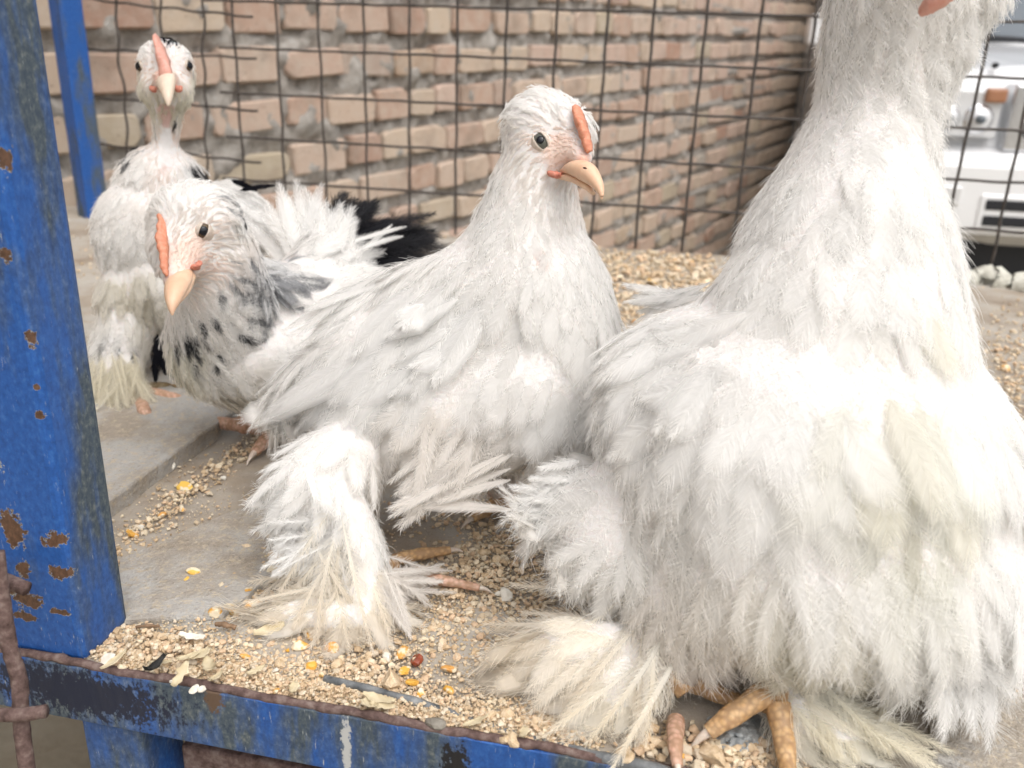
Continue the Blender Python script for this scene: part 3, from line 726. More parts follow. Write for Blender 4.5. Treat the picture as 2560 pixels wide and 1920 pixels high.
class Barbs:
    """collects barbs and shafts of feathers and builds one hair-curve object."""
    def __init__(s): s.P = []; s.R = []; s.C = []; s.VV = []; s.VC = []; s.VN = []
    def feathers(s, p, t, n, L, Wd, lift, fluff, col, nb, droop=0.12, rad=0.00016, shaft=True, tipcol=None, curlj=.25, vane=.85, hairy=1.0):
        N = len(p)
        if N == 0: return
        L = np.broadcast_to(L, (N,)).astype(float); Wd = np.broadcast_to(Wd, (N,)).astype(float)
        lift = np.broadcast_to(lift, (N,)).astype(float); fluff = np.broadcast_to(fluff, (N,)).astype(float)
        t = nrm(t - n * np.sum(t * n, 1)[:, None]); b = nrm(np.cross(n, t))
        # in-plane wander of the shaft
        sw = rng.normal(0, 1, N) * curlj * .6
        g = np.array([0, 0, -1.0])
        def rach(q):                                    # q (N,K)
            li = lift[:, None]; 
            up = np.sin(li) * (q - .62 * q * q); fwd = np.cos(li) * q
            return (p[:, None] + t[:, None] * (fwd * L[:, None])[..., None] + n[:, None] * (up * L[:, None])[..., None]
                    + b[:, None] * (sw[:, None] * q * q * L[:, None] * .35)[..., None] + g * (droop * q * q * L[:, None])[..., None])
        if vane:
            ku = np.array([.0, .16, .36, .58, .80, 1.0]); kk = len(ku)
            cu = rach(np.broadcast_to(ku, (N, kk)))
            up_ = np.clip(ku - .12, 0, 1); hw = np.array([.20, .72, 1.02, 1.10, .95, .60])
            hwid = Wd[:, None] * hw[None] * vane * (1 - .7 * np.clip(fluff, 0, 1))[:, None] * rng.uniform(.85, 1.1, (N, kk))
            drop = n[:, None] * (hwid * .16)[..., None]
            low = n[:, None] * .0004
            G_ = np.stack([cu - b[:, None] * hwid[..., None] - drop - low, cu - b[:, None] * (hwid * .5)[..., None] - drop * .25 - low, cu - low,
                           cu + b[:, None] * (hwid * .5)[..., None] - drop * .25 - low, cu + b[:, None] * hwid[..., None] - drop - low], 2)
            G_[..., 2] = np.maximum(G_[..., 2], .0012 + .003 * rng.random((N, 1, 1)))
            s.VV.append(G_.reshape(N, kk * 5, 3))
            nn_ = nrm(n + t * .10 + rng.normal(0, .06, n.shape)); s.VN.append(np.broadcast_to(nn_[:, None], (N, kk * 5, 3)))
            c_ = np.broadcast_to(np.asarray(col, float)[:, None] if np.ndim(col) == 2 else np.asarray(col, float), (N, kk * 5, 3)).copy()
            if tipcol is not None:
                w_ = np.repeat(np.clip((ku - .35) / .4, 0, 1), 5)[None, :, None]; c_ = c_ * (1 - w_) + np.asarray(tipcol) * w_
            s.VC.append(c_ * rng.uniform(.97, 1.02, (N, 1, 1)))
        K = nb
        u = (np.arange(K)[None] + rng.random((N, K))) / K
        u = .04 + .96 * u ** .9
        side = np.where((np.arange(K)[None] + rng.integers(0, 2, (N, 1))) % 2 == 0, 1.0, -1.0)
        base = rach(u); ahead = rach(np.minimum(u + .06, 1.06)); tn = nrm(ahead - base)
        prof = np.sin(np.clip(u, 0, 1) * math.pi * .80 + .42) ** .8          # vane outline
        # splits: low-frequency per feather modulation of angle and length
        ph = rng.random((N, 1)) * 6.28; fr = rng.uniform(2.0, 5.0, (N, 1))
        split = np.sin(u * fr * 6.28 + ph + side) * (.35 + fluff[:, None])
        ang = hairy * (1.0 - .58 * u) * (1 + .16 * split) + rng.normal(0, .07, (N, K)) + fluff[:, None] * rng.normal(0, .30, (N, K))
        ln = Wd[:, None] * prof * .92 * (1 + .10 * split + rng.normal(0, .09, (N, K)) + fluff[:, None] * rng.normal(0, .30, (N, K)))
        ln = np.abs(ln) + .0004
        nj = rng.normal(0, .05, (N, K)) + fluff[:, None] * rng.normal(.12, .32, (N, K)) - .10
        dv = nrm(tn * np.cos(ang)[..., None] + b[:, None] * (side * np.sin(ang))[..., None] + n[:, None] * nj[..., None])
        dv2 = nrm(dv + tn * .55 - n[:, None] * .12 + g * (.10 * fluff[:, None, None]) + rng.normal(0, .07, dv.shape) * (1 + 2 * fluff[:, None, None]))
        p0 = base; p1 = p0 + dv * (ln * .34)[..., None]; p2 = p1 + nrm(dv + dv2) * (ln * .34)[..., None]; p3 = p2 + dv2 * (ln * .36)[..., None]
        Q = np.stack([p0, p1, p2, p3], 2).reshape(-1, 4, 3)
        Q[..., 2] = np.maximum(Q[..., 2], .0012 + .003 * rng.random((len(Q), 1)))
        s.P.append(Q)
        r = np.array([1.0, .95, .8, .28]) * rad
        s.R.append(np.broadcast_to(r, (N * K, 4)) * rng.uniform(.8, 1.2, (N * K, 1)))
        C = np.broadcast_to(np.asarray(col, float)[:, None] if np.ndim(col) == 2 else np.asarray(col, float), (N, K, 3)).copy()
        if tipcol is not None:
            w = np.clip((u - .35) / .4, 0, 1)[..., None]; C = C * (1 - w) + np.asarray(tipcol) * w
        C *= rng.uniform(.97, 1.02, (N, K, 1))
        s.C.append(C.reshape(-1, 3))
        if shaft:
            q = np.broadcast_to(np.array([0, .33, .66, .98]), (N, 4)); s.P.append(rach(q))
            s.R.append(np.broadcast_to(np.array([1.5, 1.3, 1.0, .4]) * rad, (N, 4)))
            cc = np.broadcast_to(np.asarray(col, float), (N, 3)) if np.ndim(col) == 1 else np.asarray(col)
            s.C.append(cc)
    def build(s, name, root, mat, vname='feather_vanes'):
        P_ = np.concatenate(s.P); R_ = np.concatenate(s.R); C_ = np.concatenate(s.C).clip(0, .95)
        hc = bpy.data.hair_curves.new(name); n = len(P_)
        hc.add_curves([4] * n)
        o0 = np.array(ORG.get(root.name, (0, 0, 0)))
        hc.position_data.foreach_set('vector', (P_.reshape(-1, 3) - o0).astype(np.float32).ravel())
        a = hc.attributes.get('radius') or hc.attributes.new('radius', 'FLOAT', 'POINT')
        a.data.foreach_set('value', R_.astype(np.float32).ravel())
        c = hc.attributes.new('tint', 'FLOAT_COLOR', 'CURVE')
        c.data.foreach_set('color', np.hstack([C_, np.ones((n, 1))]).astype(np.float32).ravel())
        hc.materials.append(mat)
        o = bpy.data.objects.new(name, hc); COL.objects.link(o); o.parent = root
        ORG[o.name] = tuple(o0)
        if s.VV:
            V_ = np.concatenate(s.VV); nf = len(V_); kk = V_.shape[1] // 5
            cell = np.array([(i * 5 + j, (i + 1) * 5 + j, (i + 1) * 5 + j + 1, i * 5 + j + 1) for i in range(kk - 1) for j in range(4)])
            fc = (cell[None] + (np.arange(nf) * kk * 5)[:, None, None]).reshape(-1, 4)
            vo = mesh_obj(vname, V_.reshape(-1, 3), fc, M['vane'], root, smooth=True)
            at = vo.data.attributes.new('tint', 'FLOAT_COLOR', 'POINT'); vc = np.concatenate(s.VC).reshape(-1, 3).clip(0, .95)
            ra_ = np.outer([1, 1, 1, 1, .85, .12][:kk], [.22, .95, 1, .95, .22]).ravel()
            at.data.foreach_set('color', np.hstack([vc, np.tile(ra_, nf)[:, None]]).astype(np.float32).ravel())
            vo.data.normals_split_custom_set_from_vertices(np.concatenate(s.VN).reshape(-1, 3).tolist())
            vo.parent = o; vo.location = (0, 0, 0)
        return o, n

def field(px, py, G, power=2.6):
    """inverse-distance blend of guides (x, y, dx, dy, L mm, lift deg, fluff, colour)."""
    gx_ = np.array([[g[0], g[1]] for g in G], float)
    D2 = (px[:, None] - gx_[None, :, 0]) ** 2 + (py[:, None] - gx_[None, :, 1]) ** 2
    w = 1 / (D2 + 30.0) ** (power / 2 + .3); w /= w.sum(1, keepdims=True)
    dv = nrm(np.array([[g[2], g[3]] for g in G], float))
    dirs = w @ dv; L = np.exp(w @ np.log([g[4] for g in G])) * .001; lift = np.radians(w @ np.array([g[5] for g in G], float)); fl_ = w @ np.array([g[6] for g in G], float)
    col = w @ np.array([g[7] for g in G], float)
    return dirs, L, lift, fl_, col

def cover(bird, G, dens=1.0, spots=(), skip=(), ncand=26000, name='plumage', wr_=.37, sel=None):
    """feathers over the whole body following the guides."""
    v, f = bird['v'], bird['f']
    p, n, area = sample_surface(v, f, ncand)
    x, y, d = proj(p)
    dirs, L, lift, fluff, col = field(x, y, G)
    # density ~ 1 / (0.24 L)^2
    # dart throwing on a grid so that no bare gaps stay
    sp = .225 * L / math.sqrt(dens); keep = np.zeros(ncand, bool); cellsz = .012; grid = {}
    keys = np.floor(p / cellsz).astype(int)
    for i in range(ncand):
        kx, ky, kz = keys[i]; ok = True; q = p[i]; r2 = sp[i] * sp[i]
        for ax in (kx - 1, kx, kx + 1):
            for ay in (ky - 1, ky, ky + 1):
                for az in (kz - 1, kz, kz + 1):
                    for j in grid.get((ax, ay, az), ()):
                        e = p[j] - q
                        if e[0] * e[0] + e[1] * e[1] + e[2] * e[2] < r2: ok = False; break
                    if not ok: break
                if not ok: break
            if not ok: break
        if ok: keep[i] = True; grid.setdefault((kx, ky, kz), []).append(i)
    for (sx, sy, sr) in skip: keep &= ((x - sx) ** 2 + (y - sy) ** 2 > sr * sr) | ((n @ FW) > .35)
    keep &= p[:, 2] > .001
    p, n, x, y, dirs, L, lift, fluff, col = (a[keep] for a in (p, n, x, y, dirs, L, lift, fluff, col))
    ja = rng.normal(0, .20, len(p)) * (1 + fluff); ca, sa = np.cos(ja), np.sin(ja)
    dx = dirs[:, 0] * ca - dirs[:, 1] * sa; dy = dirs[:, 0] * sa + dirs[:, 1] * ca
    t = RT * dx[:, None] - UP * dy[:, None]
    L = L * rng.uniform(.75, 1.2, len(p)); lift = lift * np.where(L < .011, 1.0, .34) * rng.uniform(.4, 1.5, len(p))
    for (sx, sy, sr, c, pr) in spots:
        hit = ((x - sx) ** 2 + (y - sy) ** 2 < (sr * rng.uniform(.6, 1.1, len(p))) ** 2) & (rng.random(len(p)) < pr)
        col[hit] = np.asarray(c) * rng.uniform(.8, 1.2, (hit.sum(), 1))
    fluff = np.where(L < .011, np.maximum(fluff, .35), fluff + .12)
    loose = rng.random(len(p)) < .07; lift[loose] += math.radians(14); fluff[loose] += .35
    B = bird['B']
    for lo, hi, nb, rad in ((0, .0045, 9, .00007), (.0045, .010, 22, .00007), (.010, .019, 40, .00007), (.019, .028, 56, .00007), (.028, 1, 76, .00007)):
        k = (L >= lo) & (L < hi)
        back = (n @ FW) > .45
        if hi > .010:
            kb = k & back; k = k & ~back
            B.feathers(p[kb], t[kb], n[kb], L[kb], L[kb] * wr_, lift[kb], fluff[kb], col[kb], nb // 3, rad=rad * 1.5, shaft=False)
        B.feathers(p[k], t[k], n[k], L[k], L[k] * wr_, lift[k], fluff[k], col[k], nb, rad=rad, shaft=False, vane=.80 if hi > .010 else 0, hairy=1.0 if hi > .010 else .5)
    # short down between the feathers
    pd, nd, ar = sample_surface(v, f, int(area / .0034 ** 2))
    xd, yd, dd = proj(pd); dirs, L, lift, fluff, col = field(xd, yd, G)
    kd = (pd[:, 2] > .002) & ((nd @ FW) < .5) & (L > .010)
    for (sx, sy, sr) in skip: kd &= ((xd - sx) ** 2 + (yd - sy) ** 2 > sr * sr)
    pd, nd, dirs, L, col = pd[kd], nd[kd], dirs[kd], L[kd], col[kd]
    B.feathers(pd, RT * dirs[:, :1] - UP * dirs[:, 1:2] + rng.normal(0, .25, pd.shape), nd, np.clip(L * .6, .004, .015), .0045, .22, .6, col, 7, rad=.00007, shaft=False, vane=0)
    return len(p)

def fan(bird, base, tips, width, lift=8, fluff=.25, col=CREAM, nb=195, normal=None, jit=1.0, rad=.00009, lay=1, tipcol=None, droop=.02, vane=.55, hairy=1.0):
    """explicit long feathers: base/tips as (px, py, depth)."""
    for k in range(lay):
        p = np.array([pp(*b) for b in base]) + rng.normal(0, .0012 * jit, (len(base), 3)); q = np.array([pp(*b) for b in tips]) + rng.normal(0, .003 * jit, (len(base), 3))
        t = q - p; L = np.linalg.norm(t, axis=1)
        nn = nrm(np.broadcast_to(np.asarray(normal if normal is not None else nrm(-FW * .7 + EZ * .7)), p.shape) + rng.normal(0, .12, p.shape))
        nn = nrm(nn - nrm(t) * np.sum(nn * nrm(t), 1)[:, None])
        bird['B'].feathers(p, t, nn, L, width * rng.uniform(.85, 1.15, len(p)), math.radians(lift), fluff, np.broadcast_to(np.asarray(col), (len(p), 3)) * rng.uniform(.95, 1.02, (len(p), 1)), nb, droop=droop, rad=rad, tipcol=tipcol, vane=vane, hairy=hairy, shaft=hairy >= 1)

def fan_px(bird, root, d, targets, width, n=3, jr=18, jt=28, dtip=None, surf=False, **k):
    """n feathers from around root towards each target pixel; depth follows the floor when dtip is None."""
    B_, T_ = [], []
    for (tx, ty) in targets:
        for _ in range(n):
            bx_, by_ = root[0] + random.gauss(0, jr), root[1] + random.gauss(0, jr)
            x_, y_ = tx + random.gauss(0, jt), ty + random.gauss(0, jt * .6)
            dt = dtip if dtip is not None else min(fdepth(x_, y_, .004), d + .03)
            db = d + random.gauss(0, .003)
            if surf:
                h0, h1 = hit(bird, bx_, by_), hit(bird, x_, y_)
                if h0 is not None: db = (h0[0] - CP) @ FW - .0015
                dt = ((h1[0] - CP) @ FW if h1 is not None else dt) - .0035
            B_.append((bx_, by_, db)); T_.append((x_, y_, dt))
    fan(bird, B_, T_, width, **k)

def hit(bird, x, y):
    r_ = Vector(nrm(ray(x, y))); q = bird['bvh'].ray_cast(Vector(CP), r_)
    if q[0] is None: return None
    return np.array(q[0]), np.array(q[1])
def uv_ball(c, ax, ay, az, n=16, m_=10):
    v, f = [], []
    for j in range(m_ + 1):
        th = math.pi * j / m_
        for i in range(n):
            ph = 2 * math.pi * i / n
            v.append(c + ax * math.sin(th) * math.cos(ph) + ay * math.sin(th) * math.sin(ph) + az * math.cos(th))
    for j in range(m_):
        for i in range(n): f.append((j * n + i, (j + 1) * n + i, (j + 1) * n + (i + 1) % n, j * n + (i + 1) % n))
    return v, f
def eye(bird, x, y, r, iris, openness=.8, tilt=-25, look=None, wide=1.0, pup=.42):
    h = hit(bird, x, y)
    if h is None: return
    c, n = h
    n = nrm(n + (-FW) * .35) if look is None else nrm(n + np.asarray(look))
    a = math.radians(tilt)
    e1 = nrm(RT * math.cos(a) + UP * math.sin(a)); e1 = nrm(e1 - n * (e1 @ n)); e2 = nrm(np.cross(n, e1))
    c0 = c - n * r * .55
    v, f = uv_ball(c0, e1 * r, e2 * r, n * r, 20, 12)
    ey_ = mesh_obj('eye', v, f, iris, bird['root'], smooth=True)
    v, f = uv_ball(c0 + n * r * .90, e1 * r * pup, e2 * r * pup, n * r * .16, 16, 8)
    mesh_obj('pupil', v, f, M['pupil'], ey_, smooth=True)
    # lids: almond opening over the ball, sloping out into the skin
    k = 32; V_, F_ = [], []
    def ballh(a_, b_): return math.sqrt(max(0.0, r * r * 1.10 - a_ * a_ - b_ * b_))
    for ring in range(5):
        for i in range(k):
            t = 2 * math.pi * i / k
            ia, ib = math.cos(t) * r * .94 * wide, math.sin(t) * r * .92 * openness
            oa, ob = math.cos(t) * r * 1.32, math.sin(t) * r * 1.22
            if ring == 0: a_, b_, h_ = ia, ib, ballh(ia, ib) * .93
            elif ring == 1: a_, b_ = ia * 1.05, ib * 1.08; h_ = ballh(a_, b_) + r * .13
            else:
                w = (ring - 1) / 3; a_, b_ = ia * (1 - w) + oa * w, ib * (1 - w) + ob * w
                h_ = max(ballh(a_, b_) + r * .10 * (1 - w), r * (.62 - .42 * w))
            V_.append(c0 + e1 * a_ + e2 * b_ + n * h_)
    for ring in range(4):
        for i in range(k): F_.append((ring * k + i, ring * k + (i + 1) % k, (ring + 1) * k + (i + 1) % k, (ring + 1) * k + i))
    mesh_obj('eyelid', V_, F_, M['eyelid'], ey_, smooth=True)
def solid(bird, name, pts, mat, n=14, k=26, ref=None, par=None, noise=0.0):
    """loft through (px, py, depth, ra px, rb px)."""
    P_ = smooth_path([tuple(pp(q[0], q[1], q[2])) + (q[3] * q[2] / F, (q[4] if len(q) > 4 else q[3]) * q[2] / F) for q in pts], k)
    ra = np.abs(P_[:, 3]) + 1e-5; rb = np.abs(P_[:, 4]) + 1e-5
    if noise: ra = ra * (1 + rng.normal(0, noise, k)); rb = rb * (1 + rng.normal(0, noise, k))
    v, f = loft_vf(P_[:, :3], ra, rb, ref=UP if ref is None else ref, n=n)
    return mesh_obj(name, v, f, mat, par or bird['root'], smooth=True)
def toe(bird, par, pts, mat, claw=True):
    """jointed toe: pts (px, py, depth, r px); claw continues the end."""
    P_ = smooth_path([tuple(pp(q[0], q[1], q[2])) + (q[3] * q[2] / F,) for q in pts], 64)
    L_ = np.linspace(0, 1, 64)
    r = P_[:, 3] * (.95 + .10 * np.abs(np.sin(L_ * math.pi * 2.6)) + .012 * np.sin(L_ * 95)) * np.linspace(1.05, .9, len(L_))
    v, f = loft_vf(P_[:, :3], r, r * .9, n=12)
    o = mesh_obj('toe', v, f, mat, par, smooth=True)
    if claw:
        e = P_[-1, :3]; t = nrm(P_[-1, :3] - P_[-8, :3]); r0 = r[-1]
        cs_ = [e - t * r0 * .6, e + t * r0 * 1.0 + EZ * r0 * .1, e + t * r0 * 2.2 - EZ * r0 * .25, e + t * r0 * 3.0 - EZ * r0 * .8]
        v, f = loft_vf(smooth_path(cs_, 10), np.linspace(.72, .08, 10) * r0, n=8)
        mesh_obj('claw', v, f, M['claw'], o, smooth=True)
    return o
def comb_plate(bird, pts, out, mat, teeth=5, k=60, name='comb'):
    """serrated plate standing on the midline: pts (px, py, depth, half thickness px, height px)."""
    P_ = smooth_path([tuple(pp(q[0], q[1], q[2])) + (q[3] * q[2] / F, q[4] * q[2] / F) for q in pts], k)
    out = nrm(out); C_ = P_[:, :3]; th = np.abs(P_[:, 3]); H_ = np.abs(P_[:, 4]); s_ = np.linspace(0, 1, k)
    tg = nrm(np.gradient(C_, axis=0)); V, Fc = [], []
    amp = rng.uniform(.7, 1.0, teeth + 2)
    for i in range(k):
        o = nrm(out - tg[i] * (out @ tg[i])); sd_ = nrm(np.cross(tg[i], o))
        q = s_[i] * teeth; saw = (1 - abs(2 * (q % 1) - 1)) ** .8
        h = H_[i] * (.70 + .30 * saw * amp[int(q)]); lean = sd_ * th[i] * .25 * math.sin(q * 2.1)
        j = lambda: rng.normal(0, .00010, 3)
        for (a, e) in ((-1, -.35), (-1.0, .25), (-.75, .65), (-.30, .97), (.30, .97), (.75, .65), (1.0, .25), (1, -.35)):
            V.append(C_[i] + sd_ * th[i] * a * (.88 + .12 * saw) + o * h * e + lean * max(e, 0) + j())
    for i in range(k - 1):
        for q in range(8): Fc.append((i * 8 + q, i * 8 + (q + 1) % 8, (i + 1) * 8 + (q + 1) % 8, (i + 1) * 8 + q))
    Fc += [tuple(range(8))[::-1], tuple((k - 1) * 8 + q for q in range(8))]
    return mesh_obj(name, V, Fc, mat, bird['root'], smooth=True)
def mat_body(root, zones):
    a = NT('bird_skin', 0.6, 0.25); v = a.coord(); n_ = a.noise(v, 300, 4)
    c = a.ramp(n_, [(0.3, (0.68, 0.655, 0.63)), (0.7, (0.75, 0.73, 0.715))]); mk = None
    for (pt, r, colr) in zones:
        s1 = a.n.new('ShaderNodeVectorMath'); s1.operation = 'DISTANCE'; a.link(v, s1.inputs[0]); s1.inputs[1].default_value = tuple(np.array(pt) - np.array(ORG[root.name]))
        k = a.ramp(a.math('ADD', a.math('DIVIDE', s1.outputs['Value'], r), a.math('MULTIPLY', a.math('SUBTRACT', n_, .5), .5)), [(0.55, 1.0), (1.0, 0.0)])
        c = a.mix(k, c, colr)
    a.color(c); a.b.inputs['Subsurface Weight'].default_value = 0.12; a.b.inputs['Subsurface Radius'].default_value = (.004, .0015, .001)
    a.bump(a.noise(v, 900, 3), .5, .0006); return a.m
FACE = (0.72, 0.45, 0.36); THROAT = (0.56, 0.38, 0.33)
def new_bird(base, label, blobs, voxel=.003, zones=(), even=None):
    root = empty('chicken', base, label, 'chicken', 'young feather-footed chickens in the cage')
    o, v, f, bvh = blob_body('body', blobs, mat_body(root, zones), root, voxel, even=even)
    return dict(root=root, v=v, f=f, bvh=bvh, B=Barbs())

# ---- middle chicken: profile to the right, head turned to the camera
mid = new_bird(fl(1000, 1480), 'white chicken standing in the middle, orange comb, pale eye, head turned right', [
    (1360, 318, .42, 102, 90, 94), (1368, 395, .418, 98, 78, 86), (1425, 330, .41, 64, 72, 62), (1436, 372, .404, 50, 46, 46), (1458, 398, .3955, 34, 30, 32),
    [(1345, 430, .424, 98), (1325, 530, .43, 122), (1315, 640, .436, 160), (1330, 740, .44, 195)],
    (1385, 830, .438, 165, 190, 175), (1320, 970, .44, 215, 180, 190), (1230, 720, .443, 175, 135, 170), (1280, 800, .44, 190, 150, 175), (1130, 880, .45, 240, 200, 185), (980, 900, .46, 190, 150, 165), (1120, 1010, .445, 210, 150, 170), (960, 1010, .452, 150, 115, 140),
    (850, 940, .468, 125, 105, 120), (765, 985, .472, 70, 66, 80), (1110, 745, .452, 150, 110, 150), (960, 775, .465, 120, 84, 110), (1200, 1080, .44, 150, 90, 130),
    (850, 1150, .43, 108, 92, 88), (780, 1205, .42, 92, 88, 84), [(830, 1240, .418, 72), (890, 1330, .412, 56), (915, 1420, .408, 46), (905, 1500, .405, 46)], (790, 1535, fdepth(790, 1535, .006), 120, 44, 46), (860, 1545, fdepth(860, 1545, .007), 90, 48, 44), (930, 1520, fdepth(930, 1520, .007), 70, 50, 40),
    [(1215, 1080, .46, 70), (1235, 1180, .48, 44), (1245, 1240, .50, 20)]],
    zones=[(pp(1455, 395, .385), .0125, FACE), (pp(1395, 375, .398), .011, (.76, .60, .52)), (pp(1346, 640, .405), .004, THROAT), (pp(1356, 664, .403), .0035, THROAT)], even=(pp(1380, 360, .415), .030, .075))
MG = [(1360, 232, -.55, -.8, 8, 30, .15, WHITE), (1300, 260, -.8, -.3, 9, 28, .15, WHITE), (1250, 340, -.8, .6, 10, 24, .15, WHITE), (1245, 450, -.35, 1, 13, 20, .15, WHITE),
      (1440, 240, .1, -1, 7, 26, .15, WHITE), (1485, 290, .5, .5, 7, 26, .15, WHITE), (1500, 350, .5, .8, 6, 20, .1, WHITE), (1400, 290, -.4, -.9, 7, 16, .1, WHITE),
      (1330, 290, -.7, -.4, 7, 16, .1, WHITE), (1390, 345, -.7, -.3, 3.2, 10, .1, PINK), (1310, 380, -.8, .5, 6, 14, .1, SOFT), (1352, 353, -1, .2, 2.6, 8, .1, PINK), (1400, 400, -.8, .3, 2.6, 10, .1, PINK),
      (1450, 370, -.4, -.6, 2.0, 8, .05, PINK), (1455, 420, -.6, -.2, 1.8, 6, .05, PINK), (1340, 440, -.6, .8, 6, 16, .15, SOFT), (1400, 475, -.1, 1, 8, 18, .2, WHITE), (1300, 500, -.3, 1, 13, 18, .2, WHITE),
      (1240, 560, -.5, 1, 18, 16, .2, WHITE), (1340, 590, .05, 1, 15, 16, .25, WHITE), (1440, 590, .3, 1, 17, 15, .2, WHITE), (1500, 700, .15, 1, 22, 12, .12, WHITE), (1410, 670, .1, 1, 17, 14, .2, WHITE),
      (1150, 640, -.8, .6, 24, 13, .15, WHITE), (1250, 700, -.75, .7, 26, 12, .15, WHITE), (1180, 780, -.8, .6, 28, 10, .15, WHITE), (1000, 700, -1, .42, 28, 12, .15, WHITE), (880, 790, -1, .4, 28, 12, .2, WHITE), (780, 880, -.9, .5, 30, 10, .25, WHITE),
      (1450, 850, -.12, 1, 27, 9, .1, WHITE), (1530, 830, 0, 1, 26, 8, .08, WHITE), (1350, 770, -.35, 1, 26, 10, .15, WHITE), (1400, 1000, -.45, .9, 30, 9, .12, WHITE), (1220, 880, -.6, .85, 28, 11, .2, WHITE),
      (1080, 860, -.75, .65, 30, 11, .15, WHITE), (930, 920, -.8, .6, 32, 9, .12, WHITE), (780, 990, -.8, .55, 28, 10, .15, WHITE), (1150, 1060, -.65, .75, 30, 10, .2, SOFT), (1000, 1110, -.6, .8, 28, 12, .3, SOFT),
      (1350, 1120, -.85, .5, 28, 8, .15, SOFT), (1480, 1030, -.4, .9, 26, 7, .1, WHITE), (800, 1140, -.35, .9, 22, 18, .55, WHITE), (710, 1230, -.8, .6, 22, 18, .6, WHITE), (880, 1200, -.1, 1, 22, 16, .5, WHITE),
      (860, 1340, -.45, .9, 20, 16, .45, WHITE), (930, 1350, .2, 1, 16, 14, .4, WHITE), (860, 1440, -.5, .8, 20, 14, .4, (.92, .88, .80)), (950, 1450, .5, .8, 18, 12, .4, (.92, .88, .80)), (700, 1530, -1, .1, 28, 14, .45, CREAM), (780, 1570, -.7, .7, 28, 12, .45, CREAM), (870, 1580, -.1, 1, 26, 12, .45, CREAM), (960, 1540, .6, .8, 24, 12, .45, CREAM), (790, 1500, -.9, .25, 28, 14, .45, (.92, .88, .80)), (1230, 1150, -.1, 1, 18, 14, .4, WHITE), (1240, 1230, 0, 1, 3, 5, .1, PINK)]
MG = [g[:5] + (g[5] + 12, g[6] + .22) + g[7:] if (470 < g[1] < 720 and g[0] > 1200) else g for g in MG]
nfe = cover(mid, MG, 1.0, spots=[], skip=[(1352, 353, 17), (1462, 425, 34), (1480, 460, 36), (1465, 345, 14), (1245, 1250, 25)])
# wing, flank and boot feathers
for (wx_, wy_, tg_) in ((1060, 800, [(700, 1035), (730, 1050), (770, 1060), (830, 1065)]), (1080, 840, [(820, 1000), (880, 1040), (950, 1060)]), (1120, 800, [(900, 930), (960, 980), (1020, 1000)]), (1180, 790, [(1010, 900), (1060, 940), (1100, 960)]), (1100, 740, [(900, 850), (960, 870), (1000, 830)])):
    fan_px(mid, (wx_, wy_), .41, tg_, .0085, n=2, jr=26, jt=16, dtip=.45, surf=True, col=WHITE, fluff=.05, nb=150, lift=5, vane=1.0)
fan_px(mid, (1170, 1130), .414, [(985, 1270), (1010, 1250), (1060, 1235), (1110, 1220), (1160, 1210)], .0075, n=8, jr=60, jt=26, dtip=.415, col=SOFT, fluff=.5, nb=100, lift=5, vane=.6)
fan_px(mid, (1000, 740), .445, [(850, 800), (830, 850), (760, 870), (720, 830)], .0065, n=4, jr=35, jt=25, dtip=.455, col=WHITE, fluff=.2, nb=120, lift=10)
fan_px(mid, (870, 1400), .404, [(650, 1500), (660, 1550), (720, 1575), (790, 1600), (850, 1600), (910, 1600), (690, 1530), (740, 1460), (800, 1520)], .0075, n=2, jr=60, jt=50, col=(.91, .87, .79), tipcol=CREAM, fluff=.5, nb=148, lift=10, vane=.22, hairy=.9)
fan_px(mid, (840, 1500), .402, [(680, 1540), (760, 1590), (850, 1610), (930, 1590)], .0065, n=2, jr=50, jt=40, col=(.90, .85, .75), tipcol=CREAM, fluff=.5, nb=135, lift=8, vane=.22, hairy=.9)
fan_px(mid, (950, 1450), .403, [(1090, 1440), (1120, 1455), (1040, 1500), (1000, 1560)], .0040, n=8, jr=22, jt=22, col=SOFT, fluff=0.57, nb=121, lift=10, vane=.22, hairy=.9)
fan_px(mid, (830, 1330), .408, [(700, 1380), (680, 1420), (760, 1450), (820, 1470)], .0055, n=8, jr=30, jt=22, dtip=.405, col=WHITE, fluff=0.62, nb=121, lift=10, vane=.22, hairy=.9)
fan_px(mid, (770, 1240), .412, [(670, 1310), (690, 1340), (730, 1360), (780, 1355)], .007, n=5, jr=40, jt=20, dtip=.415, col=WHITE, fluff=.6, nb=120, vane=.4)
fan_px(mid, (1290, 1130), .47, [(1350, 1190), (1310, 1200), (1380, 1150)], .006, n=4, jr=20, jt=18, dtip=.49, col=WHITE, fluff=.3, nb=90)
# face
r_ = mid['root']; mid['combref'] = nrm(-FW * .75 + RT * .5 + UP * .4)
eye(mid, 1352, 353, 0.0050, M['iris_grey'], .50, -56, wide=1.02, pup=.40)
ub = solid(mid, 'upper_beak', [(1412, 428, .404, 14, 8), (1440, 422, .394, 28, 20), (1466, 430, .3865, 27, 25), (1486, 449, .3815, 19, 19), (1499, 470, .379, 12, 12), (1504, 488, .378, 6, 6), (1504, 498, .378, 2, 2)], M['beak'], n=20, k=40)
solid(mid, 'lower_beak', [(1398, 442, .405, 12, 6), (1434, 447, .396, 21, 10), (1463, 463, .3895, 16, 10), (1484, 484, .385, 7, 5)], M['beak'], n=14)
q_ = pp(1462, 420, .3775); v_, f_ = uv_ball(q_, RT * .0010 - UP * .0002, UP * .00035, FW * .0012, 10, 6); mesh_obj('nostril', v_, f_, M['nostril'], ub, smooth=True)
solid(mid, 'wattle', [(1372, 432, .4035, 6, 5), (1386, 437, .4005, 12, 8), (1404, 438, .399, 9, 6)], M['wattle'], noise=.12)
